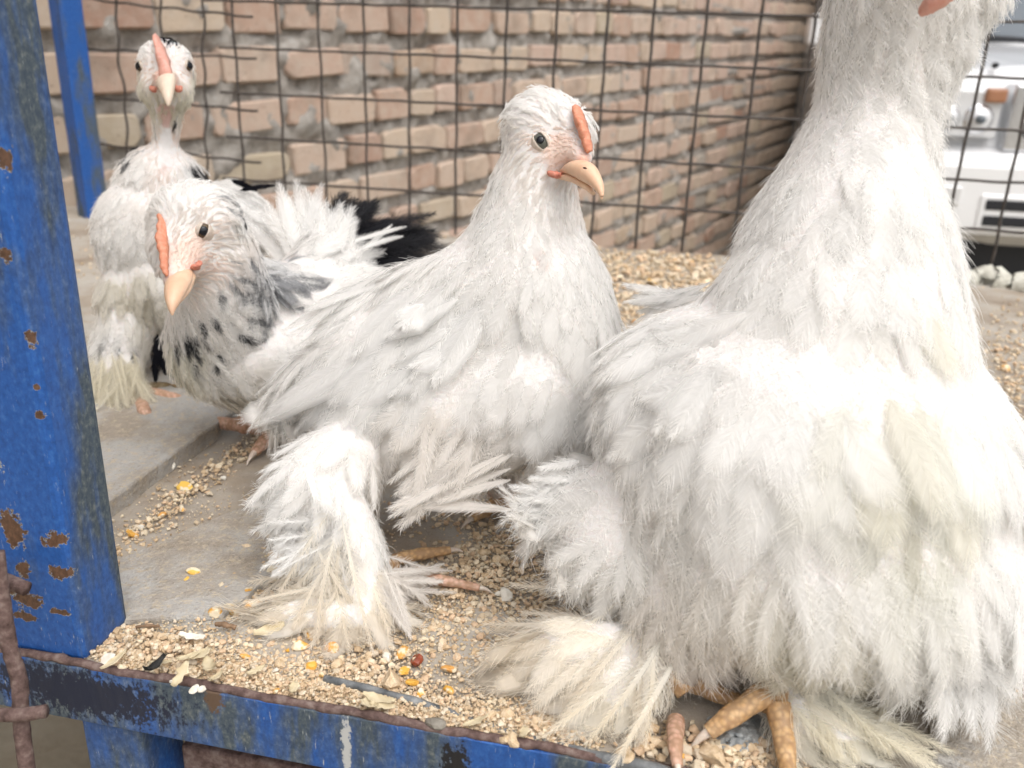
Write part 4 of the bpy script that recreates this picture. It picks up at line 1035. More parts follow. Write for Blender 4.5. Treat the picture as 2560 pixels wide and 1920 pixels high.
comb_plate(mid, [(1446, 276, .402, 9, 26), (1450, 298, .397, 13, 34), (1457, 325, .394, 14, 32), (1466, 352, .392, 13, 22), (1474, 380, .3905, 9, 10)], UP * .65 - FW * .45 - RT * .45, M['comb'], 4)
# legs
def leg(bird, pts, mat): return solid(bird, 'foot', [q + (q[3],) for q in pts], mat, n=14, noise=.02)
l1 = leg(mid, [(905, 1400, .41, 22), (930, 1425, fdepth(930, 1425, .02), 24), (985, 1415, fdepth(985, 1415, .010), 18)], M['foot_yellow'])
toe(mid, l1, [(985, 1400, fdepth(985, 1400, .008), 16), (1050, 1385, fdepth(1050, 1385, .007), 17), (1125, 1376, fdepth(1125, 1376, .006), 12)], M['foot_yellow'])
toe(mid, l1, [(1000, 1440, fdepth(1000, 1440, .008), 17), (1100, 1450, fdepth(1100, 1450, .006), 15), (1200, 1470, fdepth(1200, 1470, .004), 11)], M['foot_pink'])
l2 = leg(mid, [(1225, 1170, .485, 26), (1245, 1215, .498, 28), (1262, 1255, .502, 26)], M['foot_yellow'])
toe(mid, l2, [(1255, 1250, .50, 22), (1215, 1275, fdepth(1215, 1275, .006), 18), (1180, 1297, fdepth(1180, 1297, .004), 13)], M['foot_yellow'])
toe(mid, l2, [(1260, 1250, .50, 22), (1310, 1275, fdepth(1310, 1275, .006), 18), (1360, 1310, fdepth(1360, 1310, .004), 14)], M['foot_yellow'])
toe(mid, l2, [(1260, 1245, .505, 20), (1300, 1240, fdepth(1300, 1240, .006), 16), (1350, 1245, fdepth(1350, 1245, .004), 12)], M['foot_yellow'])
o_, n1 = mid['B'].build('plumage', r_, M['plumage'])

# ---- right chicken: large, frontal, head above the frame
rig = new_bird(fl(1900, 1800), 'big white chicken at the front, its head cut off by the top edge', [
    (2300, -200, .35, 190, 170, 170), (2340, -90, .345, 170, 140, 150),
    [(2290, -60, .35, 190), (2240, 100, .358, 180), (2190, 280, .363, 150), (2140, 460, .365, 190), (2110, 640, .363, 255)],
    (2100, 720, .363, 285, 200, 265), (2080, 850, .36, 325, 330, 300), (2010, 1130, .36, 470, 390, 370), (2050, 1370, .355, 440, 300, 330), (1720, 960, .368, 185, 205, 190), (1630, 1060, .368, 120, 130, 150),
    (1440, 1265, .378, 100, 90, 90), (1570, 1330, .370, 170, 150, 150), (1620, 1230, .368, 170, 130, 150), (2350, 1430, .35, 200, 240, 190), (2300, 1130, .36, 230, 280, 230), (1850, 1480, .355, 260, 170, 200),
    [(1650, 1560, .368, 84), (1640, 1660, .36, 66)], (1480, 1640, .362, 150, 100, 60), (1380, 1640, .366, 90, 70, 40), (1540, 1760, .350, 100, 80, 44), (2080, 1830, .336, 130, 56, 44), (2000, 1790, .338, 70, 60, 40), [(1940, 1600, .352, 80), (1945, 1720, .348, 36)]], .0035, even=(pp(2320, -150, .35), .035, .06))
RG = [(2250, 40, -.05, 1, 16, 22, .4, WHITE), (2080, 60, -.4, .9, 16, 24, .4, WHITE), (2450, 60, .4, .9, 16, 24, .4, WHITE), (2200, 200, -.05, 1, 20, 20, .35, WHITE), (2040, 260, -.35, 1, 21, 20, .35, WHITE), (2370, 260, .35, 1, 20, 20, .35, WHITE),
      (2200, 400, 0, 1, 24, 16, .3, WHITE), (2000, 430, -.45, 1, 26, 16, .3, WHITE), (1900, 560, -.6, .9, 28, 15, .25, WHITE), (2380, 500, .25, 1, 26, 15, .25, WHITE), (2200, 620, 0, 1, 30, 13, .25, WHITE),
      (1800, 700, -.75, .7, 30, 12, .2, WHITE), (2430, 720, .2, 1, 32, 12, .2, WHITE), (1640, 830, -.9, .42, 32, 10, .15, WHITE), (1550, 960, -.75, .7, 28, 10, .12, WHITE), (1520, 1080, -.5, .9, 22, 12, .15, WHITE),
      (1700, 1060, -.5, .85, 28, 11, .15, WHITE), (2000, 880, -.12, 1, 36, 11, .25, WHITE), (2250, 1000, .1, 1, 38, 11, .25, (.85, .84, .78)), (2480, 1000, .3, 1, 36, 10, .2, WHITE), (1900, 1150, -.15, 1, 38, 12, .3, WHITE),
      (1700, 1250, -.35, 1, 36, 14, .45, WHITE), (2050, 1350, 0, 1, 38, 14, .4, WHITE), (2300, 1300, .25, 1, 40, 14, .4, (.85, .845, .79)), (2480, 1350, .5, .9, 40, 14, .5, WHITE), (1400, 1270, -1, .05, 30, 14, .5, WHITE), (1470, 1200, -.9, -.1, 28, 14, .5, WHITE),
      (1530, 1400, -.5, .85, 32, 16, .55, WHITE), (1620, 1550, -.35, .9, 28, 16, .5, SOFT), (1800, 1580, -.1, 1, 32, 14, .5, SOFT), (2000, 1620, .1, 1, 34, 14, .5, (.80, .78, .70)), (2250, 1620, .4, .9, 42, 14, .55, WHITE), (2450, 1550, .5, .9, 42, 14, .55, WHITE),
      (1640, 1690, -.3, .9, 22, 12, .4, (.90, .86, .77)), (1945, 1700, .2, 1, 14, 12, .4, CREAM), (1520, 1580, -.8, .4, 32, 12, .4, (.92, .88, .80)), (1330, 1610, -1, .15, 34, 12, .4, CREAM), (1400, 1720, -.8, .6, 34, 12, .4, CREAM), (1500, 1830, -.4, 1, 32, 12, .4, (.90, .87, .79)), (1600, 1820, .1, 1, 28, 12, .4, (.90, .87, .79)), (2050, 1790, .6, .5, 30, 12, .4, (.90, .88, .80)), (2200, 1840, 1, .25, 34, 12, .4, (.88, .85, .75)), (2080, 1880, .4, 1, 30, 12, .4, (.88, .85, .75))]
RG = [g[:5] + (g[5] + 12, g[6] + .12) + g[7:] if g[1] < 650 else (g[:4] + (g[4] * .8, g[5] + 4, g[6] + .15) + g[7:] if g[1] > 1230 else g) for g in RG]
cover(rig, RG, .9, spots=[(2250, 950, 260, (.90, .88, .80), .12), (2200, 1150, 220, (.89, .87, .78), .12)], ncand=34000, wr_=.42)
for (wx_, wy_, tg_) in ((1800, 800, [(1600, 850), (1570, 890), (1620, 820)]), (1740, 880, [(1530, 960), (1510, 1010), (1560, 930)]), (1720, 980, [(1520, 1080), (1550, 1120), (1600, 1140)]), (1800, 920, [(1640, 1040), (1680, 1060)])):
    fan_px(rig, (wx_, wy_), .35, tg_, .0085, n=3, jr=30, jt=18, dtip=.38, surf=True, col=WHITE, fluff=.08, nb=150, lift=6, vane=1.0)
fan_px(rig, (1760, 740), .385, [(1590, 745), (1570, 790), (1600, 770)], .006, n=3, jr=25, jt=12, dtip=.41, col=WHITE, fluff=.2, nb=120, lift=4)
fan_px(rig, (1470, 1240), .372, [(1310, 1230), (1300, 1260), (1330, 1290), (1370, 1330), (1420, 1370), (1330, 1200)], .006, n=6, jr=36, jt=18, dtip=.375, col=WHITE, fluff=.4, nb=120)
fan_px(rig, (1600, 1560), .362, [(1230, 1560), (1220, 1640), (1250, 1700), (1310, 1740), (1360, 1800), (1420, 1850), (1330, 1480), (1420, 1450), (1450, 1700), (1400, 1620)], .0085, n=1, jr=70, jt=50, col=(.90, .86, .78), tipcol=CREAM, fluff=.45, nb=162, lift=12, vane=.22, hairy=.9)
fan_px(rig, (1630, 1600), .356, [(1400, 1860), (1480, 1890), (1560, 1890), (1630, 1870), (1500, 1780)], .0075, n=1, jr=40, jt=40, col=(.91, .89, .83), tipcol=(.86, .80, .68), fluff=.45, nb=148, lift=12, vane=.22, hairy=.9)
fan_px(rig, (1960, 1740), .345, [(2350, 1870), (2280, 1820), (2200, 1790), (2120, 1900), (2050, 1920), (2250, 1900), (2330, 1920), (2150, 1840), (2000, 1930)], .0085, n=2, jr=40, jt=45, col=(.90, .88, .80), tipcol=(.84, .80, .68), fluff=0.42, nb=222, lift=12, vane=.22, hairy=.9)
fan_px(rig, (2350, 1550), .335, [(2420, 1800), (2460, 1740), (2380, 1830), (2500, 1600)], .009, n=6, jr=60, jt=30, dtip=.33, col=WHITE, fluff=.45, nb=135)
r_ = rig['root']
solid(rig, 'lower_beak', [(2320, -110, .305, 34, 24), (2370, -80, .285, 30, 20), (2400, -60, .276, 10, 8)], M['beak'])
solid(rig, 'upper_beak', [(2310, -150, .31, 50, 36), (2370, -120, .285, 40, 30), (2410, -70, .270, 6, 6)], M['beak'])
solid(rig, 'wattle', [(2420, -50, .296, 20, 16), (2370, -14, .296, 26, 20), (2325, 14, .298, 26, 20), (2300, 36, .301, 8, 8)], M['comb_pale'], noise=.06)
for ex_ in (2180, 2480): eye(rig, ex_, -190, .0055, M['iris_grey'])
comb_plate(rig, [(2310, -400, .34, 12, 40), (2325, -300, .31, 18, 50), (2335, -180, .30, 12, 20)], UP, M['comb'], 5)
l1 = leg(rig, [(1660, 1610, .362, 34), (1690, 1680, .356, 36), (1720, 1730, .352, 32)], M['foot_yellow'])
toe(rig, l1, [(1700, 1690, .356, 28), (1780, 1725, .358, 28), (1860, 1760, fdepth(1860, 1760, .007), 22)], M['foot_yellow'])
toe(rig, l1, [(1690, 1800, .345, 22), (1688, 1860, fdepth(1688, 1860, .008), 20), (1694, 1915, fdepth(1694, 1915, .006), 15)], M['foot_pink'])
l2 = leg(rig, [(1925, 1640, .347, 34), (1935, 1720, .342, 36), (1940, 1780, .340, 34)], M['foot_yellow'])
toe(rig, l2, [(1935, 1715, .340, 30), (1875, 1758, .337, 30), (1815, 1798, fdepth(1815, 1798, .013), 28), (1772, 1830, fdepth(1772, 1830, .008), 22)], M['foot_yellow'])
toe(rig, l2, [(1945, 1760, .338, 32), (1960, 1850, fdepth(1960, 1850, .010), 28), (1975, 1960, fdepth(1975, 1960, .006), 22)], M['foot_yellow'])
o_, n2 = rig['B'].build('plumage', r_, M['plumage'])

# ---- crouching chicken at the left with grey flecks
lef = new_bird(fl(600, 1040), 'grey-flecked white chicken looking down with orange comb, beside the blue post', [
    (488, 552, .475, 112, 100, 105), (452, 622, .466, 80, 80, 78), (440, 680, .456, 46, 42, 44), (434, 706, .447, 34, 28, 32),
    [(530, 640, .49, 108), (550, 740, .51, 118), (560, 820, .53, 130)], (545, 850, .535, 122, 130, 130), (640, 890, .55, 175, 125, 160), (800, 870, .565, 190, 125, 150),
    (700, 760, .56, 150, 100, 130), (790, 680, .575, 90, 80, 90), (900, 780, .57, 140, 110, 130)],
    zones=[(pp(434, 700, .435), .016, FACE), (pp(470, 640, .45), .014, (.78, .62, .54)), (pp(505, 590, .452), .010, (.76, .62, .54))])
GY = (.78, .78, .78)
LG = [(480, 438, 0, -1, 8, 24, .2, WHITE), (400, 480, -.7, -.5, 8, 22, .2, WHITE), (560, 460, .7, -.4, 9, 22, .2, WHITE), (350, 560, -.6, .6, 8, 20, .2, WHITE), (450, 500, -.1, -1, 7, 14, .15, WHITE), (480, 570, .3, -.8, 5, 12, .1, SOFT),
      (600, 530, .9, .2, 10, 18, .2, WHITE), (500, 590, .6, -.3, 3, 8, .1, PINK), (470, 640, .3, -.8, 2.8, 8, .1, PINK), (520, 650, .8, .2, 4, 10, .1, PINK), (560, 620, .9, .4, 8, 14, .2, SOFT), (440, 700, 0, -.8, 2, 6, .1, PINK), (380, 640, -.5, .7, 6, 14, .2, WHITE),
      (540, 740, .3, 1, 14, 14, .25, WHITE), (460, 780, -.15, 1, 16, 12, .25, WHITE), (640, 680, .8, .5, 18, 14, .3, GY), (620, 780, .6, .8, 20, 13, .3, WHITE), (440, 880, .1, 1, 18, 10, .2, (.82, .80, .72)), (540, 900, .4, .9, 20, 10, .25, WHITE),
      (560, 1000, .8, .5, 18, 10, .2, (.78, .75, .68)), (700, 860, .9, .3, 24, 12, .35, WHITE), (700, 970, .9, .4, 22, 10, .3, SOFT), (760, 760, .9, .1, 24, 14, .35, WHITE), (780, 660, .4, -.9, 24, 18, .35, WHITE), (860, 800, .9, .1, 24, 12, .3, WHITE)]
cover(lef, LG, 1.0, spots=[(560, 500, 26, GREY, .5), (610, 520, 20, DARK, .5), (640, 700, 90, GREY, .35), (600, 740, 60, GREY, .25), (470, 815, 46, DARK, .38), (545, 850, 60, DARK, .3), (700, 720, 70, GREY, .35), (330, 590, 24, DARK, .6), (480, 880, 22, DARK, .3), (335, 600, 26, GREY, .5)],
      skip=[(508, 577, 15), (432, 720, 40), (412, 600, 12)])
fan_px(lef, (810, 730), .56, [(735, 490), (770, 500), (830, 520), (870, 560), (690, 540), (900, 610), (800, 560), (750, 600), (860, 640)], .011, n=9, jr=45, jt=30, dtip=.585, col=WHITE, fluff=.5, nb=110, lift=8, normal=-FW, vane=.7)
fan_px(lef, (880, 620), .575, [(1000, 575), (985, 590)], .0040, n=2, jr=20, jt=14, dtip=.59, col=WHITE, fluff=.25, nb=105, normal=-FW)
fan_px(lef, (640, 760), .535, [(780, 740), (800, 800), (760, 850), (700, 900), (820, 870)], .0075, n=6, jr=50, jt=30, dtip=.545, col=(.82, .82, .81), fluff=.35, nb=120, lift=8)
fan_px(lef, (560, 1000), .56, [(720, 1050), (680, 1040), (640, 1030)], .005, n=4, jr=24, jt=14, dtip=.57, col=(.84, .81, .76), fluff=.2, nb=90)
r_ = lef['root']; lef['combref'] = nrm(-FW * .9 + UP * .5)
for (bx_, by_, tx_, ty_, w_) in ((830, 640, 1085, 610, .013), (830, 620, 1060, 570, .013), (820, 610, 1010, 540, .013), (810, 600, 950, 520, .013), (840, 660, 1090, 645, .013), (840, 680, 1040, 675, .012), (800, 600, 890, 510, .012), (830, 640, 1020, 610, .013), (820, 630, 960, 570, .013), (830, 650, 1000, 650, .013)):
    bb = dict(B=Barbs()); fan(bb, [(bx_, by_, .60)] * 3, [(tx_, ty_, .625)] * 3, w_, col=(.022, .022, .026), tipcol=(.05, .05, .055), fluff=.5, nb=260, normal=-FW + EZ * .3, rad=.00012, jit=2.2, vane=.9)
    bb['B'].build('tail_feather', r_, M['plumage'])
eye(lef, 508, 577, .0050, M['iris_brown'], .42, 68, wide=1.05, pup=.5)
solid(lef, 'upper_beak', [(462, 682, .455, 22, 12), (448, 702, .446, 31, 20), (438, 726, .439, 27, 24), (432, 752, .434, 18, 19), (430, 773, .432, 9, 10), (431, 788, .4315, 2, 2)], M['beak'], n=18, k=34, ref=-FW)
solid(lef, 'lower_beak', [(470, 690, .456, 20, 14), (452, 725, .446, 24, 16), (438, 756, .439, 12, 9)], M['beak'], ref=-FW)
solid(lef, 'wattle', [(482, 672, .456, 8, 5), (492, 666, .4535, 12, 7), (500, 654, .455, 8, 5)], M['wattle'], noise=.1)
comb_plate(lef, [(412, 522, .465, 5, 14), (411, 552, .457, 10, 24), (409, 592, .451, 11, 26), (410, 632, .447, 11, 20), (412, 666, .443, 9, 14), (417, 690, .442, 5, 6)], -FW * .75 + UP * .35 - RT * .45, M['comb'], 8)
l1 = leg(lef, [(640, 1010, .575, 26), (620, 1050, .578, 26), (600, 1068, .58, 22)], M['foot_pink'])
for tp in ([(620, 1060, .578, 20), (570, 1060, fdepth(570, 1060, .008), 18), (528, 1046, fdepth(528, 1046, .006), 13)], [(690, 1070, fdepth(690, 1070, .014), 22), (660, 1105, fdepth(660, 1105, .008), 18), (636, 1132, fdepth(636, 1132, .005), 13)],
           [(620, 1064, .577, 20), (690, 1072, fdepth(690, 1072, .010), 20), (748, 1075, fdepth(748, 1075, .006), 14)]): toe(lef, l1, tp, M['foot_pink'])
o_, n3 = lef['B'].build('plumage', r_, M['plumage'])

# ---- upright chicken at the back left
bac = new_bird(fl(350, 1000), 'white chicken at the back facing the camera, bare neck strip, black crown patch', [
    (415, 172, .625, 70, 74, 72), (415, 225, .62, 68, 46, 60), (414, 200, .600, 34, 32, 34), [(415, 260, .625, 42), (415, 330, .633, 31), (412, 390, .64, 42), (405, 470, .65, 105)],
    (400, 580, .66, 150, 155, 155), (430, 700, .665, 140, 125, 145), (350, 730, .655, 95, 90, 100), (560, 560, .70, 110, 100, 130), (500, 640, .68, 120, 110, 120),
    [(330, 790, .65, 74), (300, 880, .645, 62), (300, 960, .638, 50), (300, 1000, .635, 34)]],
    zones=[(pp(415, 190, .59), .016, FACE), (pp(415, 150, .598), .013, (.78, .56, .48))] + [(pp(414, y_, .618), .0075, THROAT) for y_ in range(272, 425, 12)])
AG = [(415, 100, 0, -1, 5, 14, .15, WHITE), (360, 130, -.6, -.6, 5, 12, .15, WHITE), (475, 130, .6, -.6, 5, 12, .15, WHITE), (345, 200, -.6, .8, 6, 14, .2, (.82, .80, .72)), (490, 200, .6, .8, 6, 14, .2, (.82, .80, .72)), (415, 150, 0, -1, 2.5, 8, .1, PINK), (380, 180, -.5, .1, 2.6, 8, .1, PINK), (450, 180, .5, .1, 2.6, 8, .1, PINK),
      (370, 250, -.4, 1, 7, 16, .2, (.80, .78, .68)), (460, 250, .4, 1, 7, 16, .2, (.80, .78, .68)), (415, 265, 0, 1, 4, 12, .2, (.78, .74, .62)), (360, 320, -.4, 1, 15, 20, .3, WHITE), (475, 320, .4, 1, 15, 20, .3, WHITE), (415, 340, 0, 1, 2, 5, .1, PINK), (414, 400, 0, 1, 2, 5, .1, PINK),
      (360, 410, -.5, 1, 17, 16, .25, WHITE), (460, 410, .4, 1, 17, 16, .25, WHITE), (300, 450, -.7, .8, 18, 14, .25, WHITE), (530, 470, .7, .7, 20, 14, .25, WHITE), (280, 580, -.15, 1, 20, 8, .15, WHITE), (400, 600, 0, 1, 20, 8, .15, WHITE), (330, 720, .1, 1, 20, 9, .2, (.80, .77, .69)),
      (290, 830, -.3, 1, 20, 16, .45, WHITE), (300, 930, -.4, .9, 22, 16, .45, (.82, .79, .70)), (590, 520, .9, .4, 22, 12, .2, WHITE)]
cover(bac, AG, 1.0, spots=[(430, 94, 34, BLACK, 1), (398, 96, 20, BLACK, 1), (352, 340, 36, DARK, .5), (485, 345, 40, DARK, .6), (340, 370, 26, DARK, .5), (492, 380, 24, BLACK, .6), (478, 414, 18, BLACK, .8), (440, 305, 9, BLACK, .9), (360, 130, 12, GREY, .3), (280, 845, 24, BLACK, .6), (345, 850, 26, BLACK, .6)],
      skip=[(348, 163, 8), (473, 163, 8), (415, 225, 22), (415, 350, 17), (412, 400, 18), (413, 310, 15), (415, 285, 12), (414, 330, 16), (413, 375, 17)])
fan_px(bac, (290, 900), .632, [(230, 1020), (260, 1040), (300, 1040), (340, 1030), (380, 1000), (240, 980)], .007, n=10, jr=26, jt=16, col=(.82, .78, .66), fluff=0.57, nb=141, vane=.22, hairy=.9)
fan_px(bac, (300, 800), .64, [(250, 850), (290, 860), (340, 850)], .006, n=5, jr=26, jt=14, dtip=.642, col=WHITE, fluff=.4, nb=90)
r_ = bac['root']; bac['combref'] = -FW
for (bx_, by_, tx_, ty_, w_, c_) in ((580, 452, 640, 478, .004, BLACK), (600, 480, 680, 462, .003, BLACK), (270, 830, 300, 865, .006, BLACK), (290, 850, 350, 858, .005, BLACK), (395, 830, 400, 930, .007, BLACK), (405, 850, 420, 940, .006, BLACK)):
    bb = dict(B=Barbs()); fan(bb, [(bx_, by_, .66 if by_ < 600 else .634)], [(tx_, ty_, .68 if by_ < 600 else .634)], w_, col=c_, fluff=.12, nb=160, normal=-FW, rad=.00026)
    bb['B'].build('dark_feather', r_, M['plumage'])
eye(bac, 349, 166, .0046, M['iris_brown'], .62, -58, look=-FW * .2, pup=.6)
eye(bac, 471, 164, .0046, M['iris_brown'], .62, 62, look=-FW * .2, pup=.6)
solid(bac, 'upper_beak', [(415, 196, .598, 26, 16), (416, 208, .588, 24, 18), (418, 226, .581, 17, 16), (420, 246, .578, 11, 10), (421, 265, .577, 3, 3)], M['beak_pale'], n=16, ref=-FW)
for s_ in (-1, 1): solid(bac, 'wattle', [(415 + s_ * 20, 214, .600, 6, 5), (415 + s_ * 31, 224, .600, 9, 7), (415 + s_ * 37, 218, .603, 5, 5)], M['wattle'], noise=.08)
comb_plate(bac, [(396, 96, .614, 4, 22), (402, 122, .603, 9, 30), (408, 150, .597, 14, 26), (412, 178, .593, 18, 16), (415, 198, .591, 18, 8)], -FW * .55 + UP * .7 - RT * .35, M['comb_pale'], 3)
l1 = leg(bac, [(330, 980, .638, 22), (360, 995, .64, 22), (390, 1000, .642, 20)], M['foot_pink'])
for tp in ([(380, 985, .642, 18), (430, 995, fdepth(430, 995, .008), 16), (475, 1005, fdepth(475, 1005, .005), 11)], [(350, 1000, .64, 18), (360, 1025, fdepth(360, 1025, .010), 16), (372, 1040, fdepth(372, 1040, .008), 11)]): toe(bac, l1, tp, M['foot_pink'])
o_, n4 = bac['B'].build('plumage', r_, M['plumage'])
print('BARBS', n1, n2, n3, n4)

# ------------------------------------------------------------------ litter on the floor
OCT = np.array([(1, 0, 0), (-1, 0, 0), (0, 1, 0), (0, -1, 0), (0, 0, 1), (0, 0, -1)], float)
CUB = np.array([(x, y, z) for x in (-1, 1) for y in (-1, 1) for z in (-1, 1)], float) * .75
ICO = None
bmi = bmesh.new(); bmesh.ops.create_icosphere(bmi, subdivisions=1, radius=1.0)
ICO = np.array([v.co[:] for v in bmi.verts]); ICF = [[v.index for v in f.verts] for f in bmi.faces]; bmi.free()
CRUMB = [(0.62, 0.48, 0.32), (0.68, 0.55, 0.39), (0.56, 0.42, 0.27), (0.72, 0.62, 0.46), (0.63, 0.46, 0.31), (0.67, 0.58, 0.45)]
DUST = [(0.62, 0.50, 0.33), (0.52, 0.41, 0.27), (0.70, 0.60, 0.42), (0.42, 0.31, 0.19)]
LV, LF, LC = [], [], []
lcount = 0
def grain(c, r, col, flat=.75):
    global lcount
    q = ICO * (1 + rng.uniform(-.28, .28, (12, 1))) * np.array([1, rng.uniform(.6, 1), flat * rng.uniform(.6, 1)]) * r
    a = rng.random() * 6.28; ca, sa = math.cos(a), math.sin(a); b_ = rng.normal(0, .5); cb, sb = math.cos(b_), math.sin(b_)
    R_ = np.array([[ca, -sa, 0], [sa, ca, 0], [0, 0, 1]]) @ np.array([[1, 0, 0], [0, cb, -sb], [0, sb, cb]])
    LV.append(q @ R_.T + c); LF.extend([[lcount + i for i in f] for f in ICF]); lcount += 12; LC.append(np.broadcast_to(np.array(col) * rng.uniform(.82, 1.12), (12, 3)))
def beam_side(q): return (q - bL) @ bn
def patch(cx, cyy, rx, ry, ang, n, r0, r1, pile=.0, dust=.5):
    a = math.radians(ang); ca, sa = math.cos(a), math.sin(a)
    for _ in range(n):
        u_, v_ = rng.normal(0, .5, 2)
        x_, y_ = cx + u_ * rx * ca - v_ * ry * sa, cyy + u_ * rx * sa + v_ * ry * ca
        q = fl(x_, y_)
        s_ = beam_side(q)
        if s_ < .0035 or s_ > .97: continue
        big = rng.random() > dust
        r = rng.uniform(r0, r1) * (rng.random() ** .6 if big else .34)
        h_ = pile * math.exp(-2 * (u_ * u_ + v_ * v_)) * rng.random()
        grain(q + EZ * (r * .4 + h_ - .0006), r, random.choice(CRUMB if big else DUST))
# band along the front lip
for t_ in np.linspace(0, 1, 26):
    x_ = 250 + t_ * 1180
    y_ = 1660 + (x_ - 250) * .178
    patch(x_, y_ - 22, 70, 34, 10, 420, .0006, .0016, .0040, .5)
    patch(x_, y_ - 70, 80, 46, 10, 170, .0006, .0016, .001, .5)
patch(560, 1600, 300, 60, 8, 700, .0006, .0018, .001, .6); patch(900, 1680, 300, 60, 8, 900, .0006, .0018, .001, .6)
patch(430, 1640, 200, 70, 12, 1100, .0009, .0024, .007, .35)
for t_ in np.linspace(0, 1, 9): patch(275 + t_ * 430, 1375 - t_ * 320, 50, 34, -36, 110, .001, .0024, .002, .4)
patch(720, 1410, 110, 90, 0, 200, .001, .0034, .004, .3); patch(640, 1510, 130, 60, 0, 160, .001, .0026, .001, .4)
for (cx_2, cy_2, n_2) in ((1220, 1420, 900), (1120, 1520, 500), (1300, 1350, 600), (1180, 1600, 500), (1330, 1530, 500), (1400, 1260, 500), (1480, 1150, 300), (1150, 1300, 200), (900, 1640, 400)): patch(cx_2, cy_2, 170, 90, 0, n_2, .001, .0026, .002, .45)
patch(1780, 1880, 260, 50, 8, 500, .0012, .0035, .003, .3); patch(2530, 1600, 90, 170, 0, 330, .0012, .0032, .002, .35); patch(2540, 930, 100, 190, 0, 900, .0015, .0036, .004, .4)
patch(2540, 1300, 80, 200, 0, 300, .0012, .003, .002, .4)
patch(1660, 690, 260, 90, 5, 2200, .0025, .0062, .006, .35); patch(1600, 790, 90, 60, 0, 400, .0018, .0042, .003, .35); patch(1500, 860, 100, 80, 0, 250, .0015, .0036, .002, .35)
patch(430, 940, 200, 60, 0, 160, .001, .003, .001, .4); patch(220, 700, 120, 160, 0, 260, .0015, .0035, .002, .4); patch(420, 860, 60, 80, 0, 160, .0015, .003, .003, .4)
patch(500, 1450, 260, 160, -30, 1500, .0006, .0017, 0, .7); patch(420, 1430, 200, 120, -30, 700, .0008, .0020, 0, .5); patch(380, 1150, 200, 160, -30, 700, .0006, .0018, .0, .6); patch(560, 1330, 260, 160, -30, 700, .0005, .0014, 0, .7); patch(1000, 1500, 500, 250, 0, 5000, .0006, .0016, 0, .75); patch(1300, 1400, 400, 300, 0, 3000, .0005, .0014, 0, .7); patch(760, 640, 400, 80, 0, 500, .002, .004, .002, .4)
litter = mesh_obj('feed_crumbs', np.vstack(LV), LF, M['crumb'])
ca_ = litter.data.attributes.new('tint', 'FLOAT_COLOR', 'POINT')
cc_ = np.vstack(LC); ca_.data.foreach_set('color', np.hstack([cc_, np.ones((len(cc_), 1))]).astype(np.float32).ravel())
tag(litter, 'tan crumbs of poultry feed scattered over the cage floor', 'feed', kind='stuff')

def where(x, y):
    if y < 900: return 'at the far back by the mesh' if x < 2300 else 'behind the big front chicken'
    if x > 2300: return 'beside the big front chicken'
    if y > 1540 and x < 560: return 'in the crumb heap at the foot of the blue post'
    if y > 1560 and x < 1350: return 'along the rusty lip below the middle chicken'
    if y > 1560: return 'under the toes of the big front chicken'
    if x < 640: return 'on the grey boards beside the blue post'
    if x < 800: return 'beside the fluffy boot of the middle chicken'
    return 'on the floor between the two front chickens'
def chunk(name, x, y, r, mat, el=(1, .7, .55), z=None, label=None, cat='grain', group=None, tilt=None):
    """a broken kernel: faceted, flat on one side, unevenly rounded."""
    bmk = bmesh.new(); bmesh.ops.create_icosphere(bmk, subdivisions=2, radius=1.0)
    cutn = nrm(rng.normal(0, 1, 3)); cut2 = nrm(rng.normal(0, 1, 3))
    for v in bmk.verts:
        q = np.array(v.co[:])
        for cn, lim in ((cutn, .35), (cut2, .6)):
            e = q @ cn
            if e > lim: q = q - cn * (e - lim)
        q = q * (1 + .06 * rng.normal(0, 1)) * np.array(el)
        q[0] += .15 * q[1] ** 2
        v.co = q * r
    me = bpy.data.meshes.new(name); bmk.to_mesh(me); bmk.free(); me.materials.append(mat)
    o = bpy.data.objects.new(name, me); COL.objects.link(o)
    q = fl(x, y, (z if z is not None else r * .35)); o.location = Vector(q)
    o.rotation_euler = (rng.normal(0, .45), rng.normal(0, .45), rng.random() * 6.28) if tilt is None else tilt
    tag(o, label, cat, group); return o
MZ = [(487, 1428, .0042), (468, 1448, .0024), (462, 1217, .0052), (413, 1080, .0040), (452, 1018, .0030), (405, 1287, .0032), (455, 1274, .0024), (331, 1334, .0036), (686, 1428, .0042), (700, 1446, .0036), (619, 1477, .0026), (630, 1512, .0040), (540, 1532, .0046), (577, 1524, .0040),
      (755, 1611, .0042), (781, 1586, .0036), (826, 1625, .0044), (613, 1640, .0024), (777, 1667, .0034), (803, 1687, .0016), (694, 1728, .0026), (743, 1710, .0026), (1007, 1631, .0038), (1121, 1674, .0036), (1030, 1707, .0034), (1012, 1676, .0030), (1050, 1730, .0026), (1123, 1725, .0030),
      (1440, 1160, .0044), (1378, 1376, .0028), (1370, 1356, .0026), (2514, 919, .0048), (2549, 1083, .0040), (2527, 1612, .0040), (2470, 1621, .0030), (1682, 649, .0075), (1625, 705, .0072), (1588, 804, .0050), (720, 1625, .0018), (734, 1618, .0018), (306, 1667, .0030), (480, 1640, .0024), (1730, 660, .006), (1600, 668, .006), (2473, 1808, .0022), (1700, 1885, .003)]
for (x, y, r) in MZ:
    chunk('maize_piece', x, y, r * 1.05, M['maize'], (1, .72, .5), label='broken yellow maize piece ' + where(x, y), cat='maize', group='broken maize pieces on the cage floor')
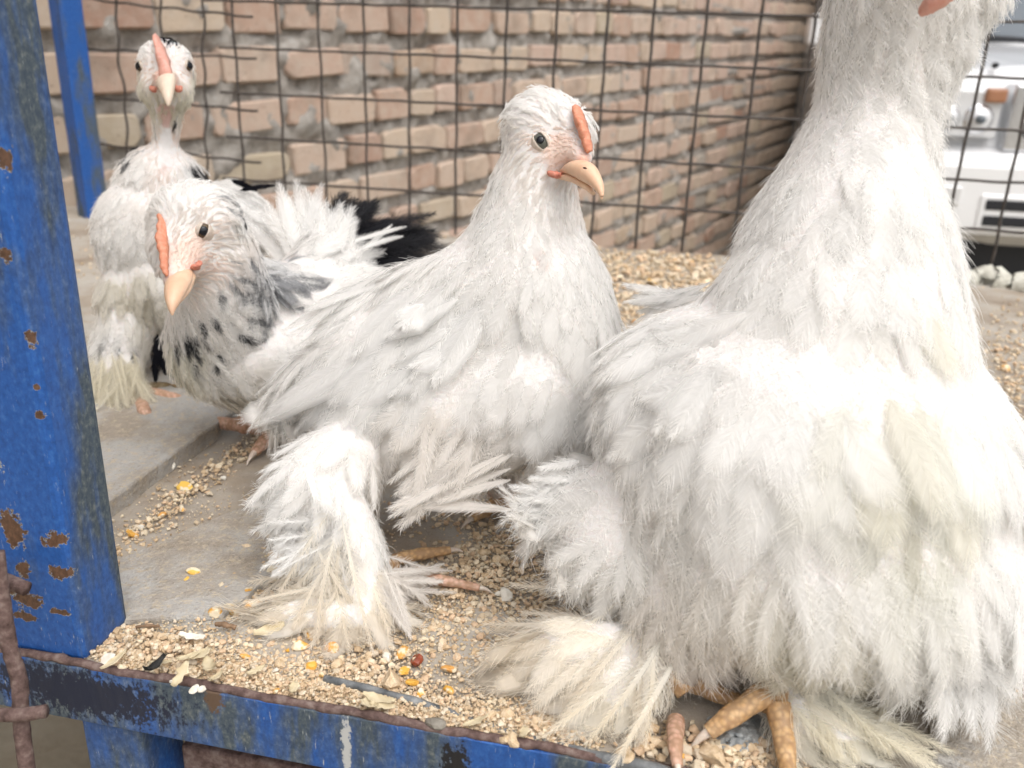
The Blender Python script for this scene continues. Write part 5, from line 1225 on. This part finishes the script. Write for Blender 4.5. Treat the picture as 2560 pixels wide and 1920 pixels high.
WG = [(266, 1651, .0042), (485, 1723, .0026), (437, 1700, .0024), (505, 1722, .0022), (2536, 1642, .0042), (2516, 1707, .0042), (1260, 1487, .0052), (600, 1505, .002), (560, 1195, .0024), (430, 1167, .003), (350, 1318, .0022), (970, 1643, .0030), (1000, 1880, .0), (688, 1676, .002), (1250, 1485, .003)]
for (x, y, r) in WG:
    if r > 0: chunk('white_grain', x, y, r, M['white_grain'], (1, .7, .55), label='small white grain chip ' + where(x, y), cat='grain', group='white grain chips on the cage floor')
CK = [(983, 1698, .0058), (1140, 1480, .003), (745, 1335, .005), (720, 1375, .0055), (700, 1390, .004), (1560, 1890, .005), (1780, 1895, .0065), (1700, 1870, .0045), (1310, 1830, .003), (1230, 1795, .0034), (1270, 1790, .0036), (1285, 1850, .0035), (1260, 1845, .003), (395, 1620, .005), (430, 1600, .004), (350, 1640, .004), (700, 1660, .003), (842, 1660, .003), (1210, 1380, .0036), (1240, 1400, .0034), (1190, 1340, .003)]
M['crumb_plain'] = mat_noise('feed_pellet', (0.46, 0.33, 0.19), (0.62, 0.48, 0.32), 260, 0.9, 0.8, 0.0008, c2=(0.70, 0.58, 0.42))
for (x, y, r) in CK:
    chunk('feed_lump', x, y, r, M['crumb_plain'], (1, .8, .7), label='rough tan feed lump ' + where(x, y), cat='feed lump', group='larger feed lumps on the cage floor')
chunk('red_seed', 1041, 1649, .0036, M['bean'], (1, .9, .8), label='shiny dark red seed among the crumbs by the front rail', cat='seed')
chunk('pebble', 1090, 1808, .0046, M['pebble'], (1, .68, .6), label='smooth grey pebble in the crumbs against the rusty lip', cat='pebble', tilt=(0, 0, -.2))
# husks and sticks
def husk(name, x, y, L_, w_, ang, mat, label, cat='husk', group=None, curl=.3, z=.002):
    k, V, Fc = 9, [], []
    for i in range(k):
        s_ = i / (k - 1)
        wd = w_ * (math.sin(math.pi * (s_ * .86 + .07)) ** .6) * (1 + rng.normal(0, .22))
        for j in range(5):
            e = j / 2 - 1
            V.append(np.array([(s_ - .5) * L_, e * wd, (1 - e * e) * -curl * wd + curl * L_ * .5 * (s_ - .5) ** 2 * 2 + rng.normal(0, .0001)]))
    n0 = len(V)
    V += [q - np.array([0, 0, .00035]) for q in V]
    for i in range(k - 1):
        for j in range(4):
            a = i * 5 + j; Fc.append((a, a + 1, a + 6, a + 5)); Fc.append((n0 + a, n0 + a + 5, n0 + a + 6, n0 + a + 1))
    for i in range(k - 1):
        for j in (0, 4): a = i * 5 + j; Fc.append((a, a + 5, n0 + a + 5, n0 + a))
    for i in (0, k - 1):
        for j in range(4): a = i * 5 + j; Fc.append((a, a + 1, n0 + a + 1, n0 + a))
    me = bpy.data.meshes.new(name); me.from_pydata([tuple(q) for q in V], [], Fc); me.update(); me.materials.append(mat)
    me.polygons.foreach_set('use_smooth', [True] * len(Fc))
    o = bpy.data.objects.new(name, me); COL.objects.link(o); o.location = Vector(fl(x, y, z + w_ * .3))
    o.rotation_euler = (rng.normal(0, .25), rng.normal(0, .2), math.radians(ang)); tag(o, label, cat, group); return o
HS = [(452, 1685, .012, .0030, 80, .006), (499, 1635, .011, .0035, 60, .007), (521, 1660, .013, .0036, -60, .006), (470, 1640, .010, .0022, 40, .008), (285, 1650, .012, .0028, 55, .005), (947, 1745, .014, .0030, -15, .005), (924, 1757, .008, .0036, -40, .005), (956, 1763, .010, .0026, 0, .004), (673, 1573, .014, .0045, 20, .003), (1190, 1802, .011, .002, 10, .004), (640, 1675, .009, .0018, 50, .005), (540, 1690, .008, .0026, 70, .005), (1310, 1830, .007, .0026, 80, .004), (400, 1655, .009, .002, 30, .006), (735, 1718, .006, .0025, 90, .005)]
for h_ in HS:
    husk('husk', h_[0], h_[1], h_[2], h_[3] * .72, h_[4], M['husk'], 'curled pale grain husk ' + where(h_[0], h_[1]), 'husk', 'grain husks along the front rail', z=h_[5])
husk('white_husk', 480, 1590, .012, .0022, -8, M['white_grain'], 'bright white straw-like husk on the crumb heap by the post', 'husk', z=.006)
husk('dark_feather_scrap', 383, 1665, .014, .0016, 75, M['black_bit'], 'thin black curved scrap on the crumb heap beside the post', 'scrap', curl=.9, z=.008)
def stick(x0, y0, x1, y1, r, label):
    P_ = smooth_path([tuple(fl(x0, y0, r + .002)), tuple(fl((x0 + x1) / 2, (y0 + y1) / 2 - 2, r + .003)), tuple(fl(x1, y1, r + .002))], 12)
    v, f = loft_vf(P_ + rng.normal(0, r * .12, P_.shape), np.full(12, r) * rng.uniform(.8, 1.15, 12), n=8)
    tag(mesh_obj('stick', v, f, M['stick'], smooth=True, origin=P_[6]), label, 'stick')
stick(540, 1560, 590, 1568, .0012, 'short brown stick lying flat beside the pale husk')
stick(340, 1568, 400, 1565, .0007, 'thin pale twig lying at the foot of the blue post')
M['dropping'] = mat_noise('dropping', (0.09, 0.06, 0.03), (0.22, 0.155, 0.08), 180, 0.8, 0.8, 0.001, c2=(0.34, 0.28, 0.18))
chunk('dropping', 375, 965, .016, M['dropping'], (1, .5, .10), z=.0105, label='flat brown dropping stuck on the pale board beside the post', cat='dropping', tilt=(0, 0, .2))
chunk('dropping', 455, 962, .010, M['dropping'], (1, .45, .12), z=.0105, label='small dark dropping next to the flat brown one on the board', cat='dropping', tilt=(0, 0, .5))
# droppings stain scrap between the toes of the front bird
M['film'] = mat_noise('grey_film', (0.22, 0.24, 0.25), (0.45, 0.46, 0.45), 150, 0.35, 0.8, 0.002, 0.5)
gv_, gf_ = [], []
for j in range(14):
    for i in range(14):
        x_, y_ = 1770 + i * 11, 1790 + j * 7.5
        e = math.hypot((i - 6.5) / 6.5, (j - 6.5) / 6.5)
        gv_.append(fl(x_ + rng.normal(0, 4), y_ + rng.normal(0, 3), max(.0, .006 * (1.15 - e) * rng.uniform(.4, 1.5))))
for j in range(13):
    for i in range(13): gf_.append((j * 14 + i, j * 14 + i + 1, (j + 1) * 14 + i + 1, (j + 1) * 14 + i))
tag(mesh_obj('film_scrap', gv_, gf_, M['film'], smooth=True, origin=fl(1840, 1840)), 'crumpled grey film scrap between the toes of the front chicken', 'scrap')
# loose flecks on the middle bird
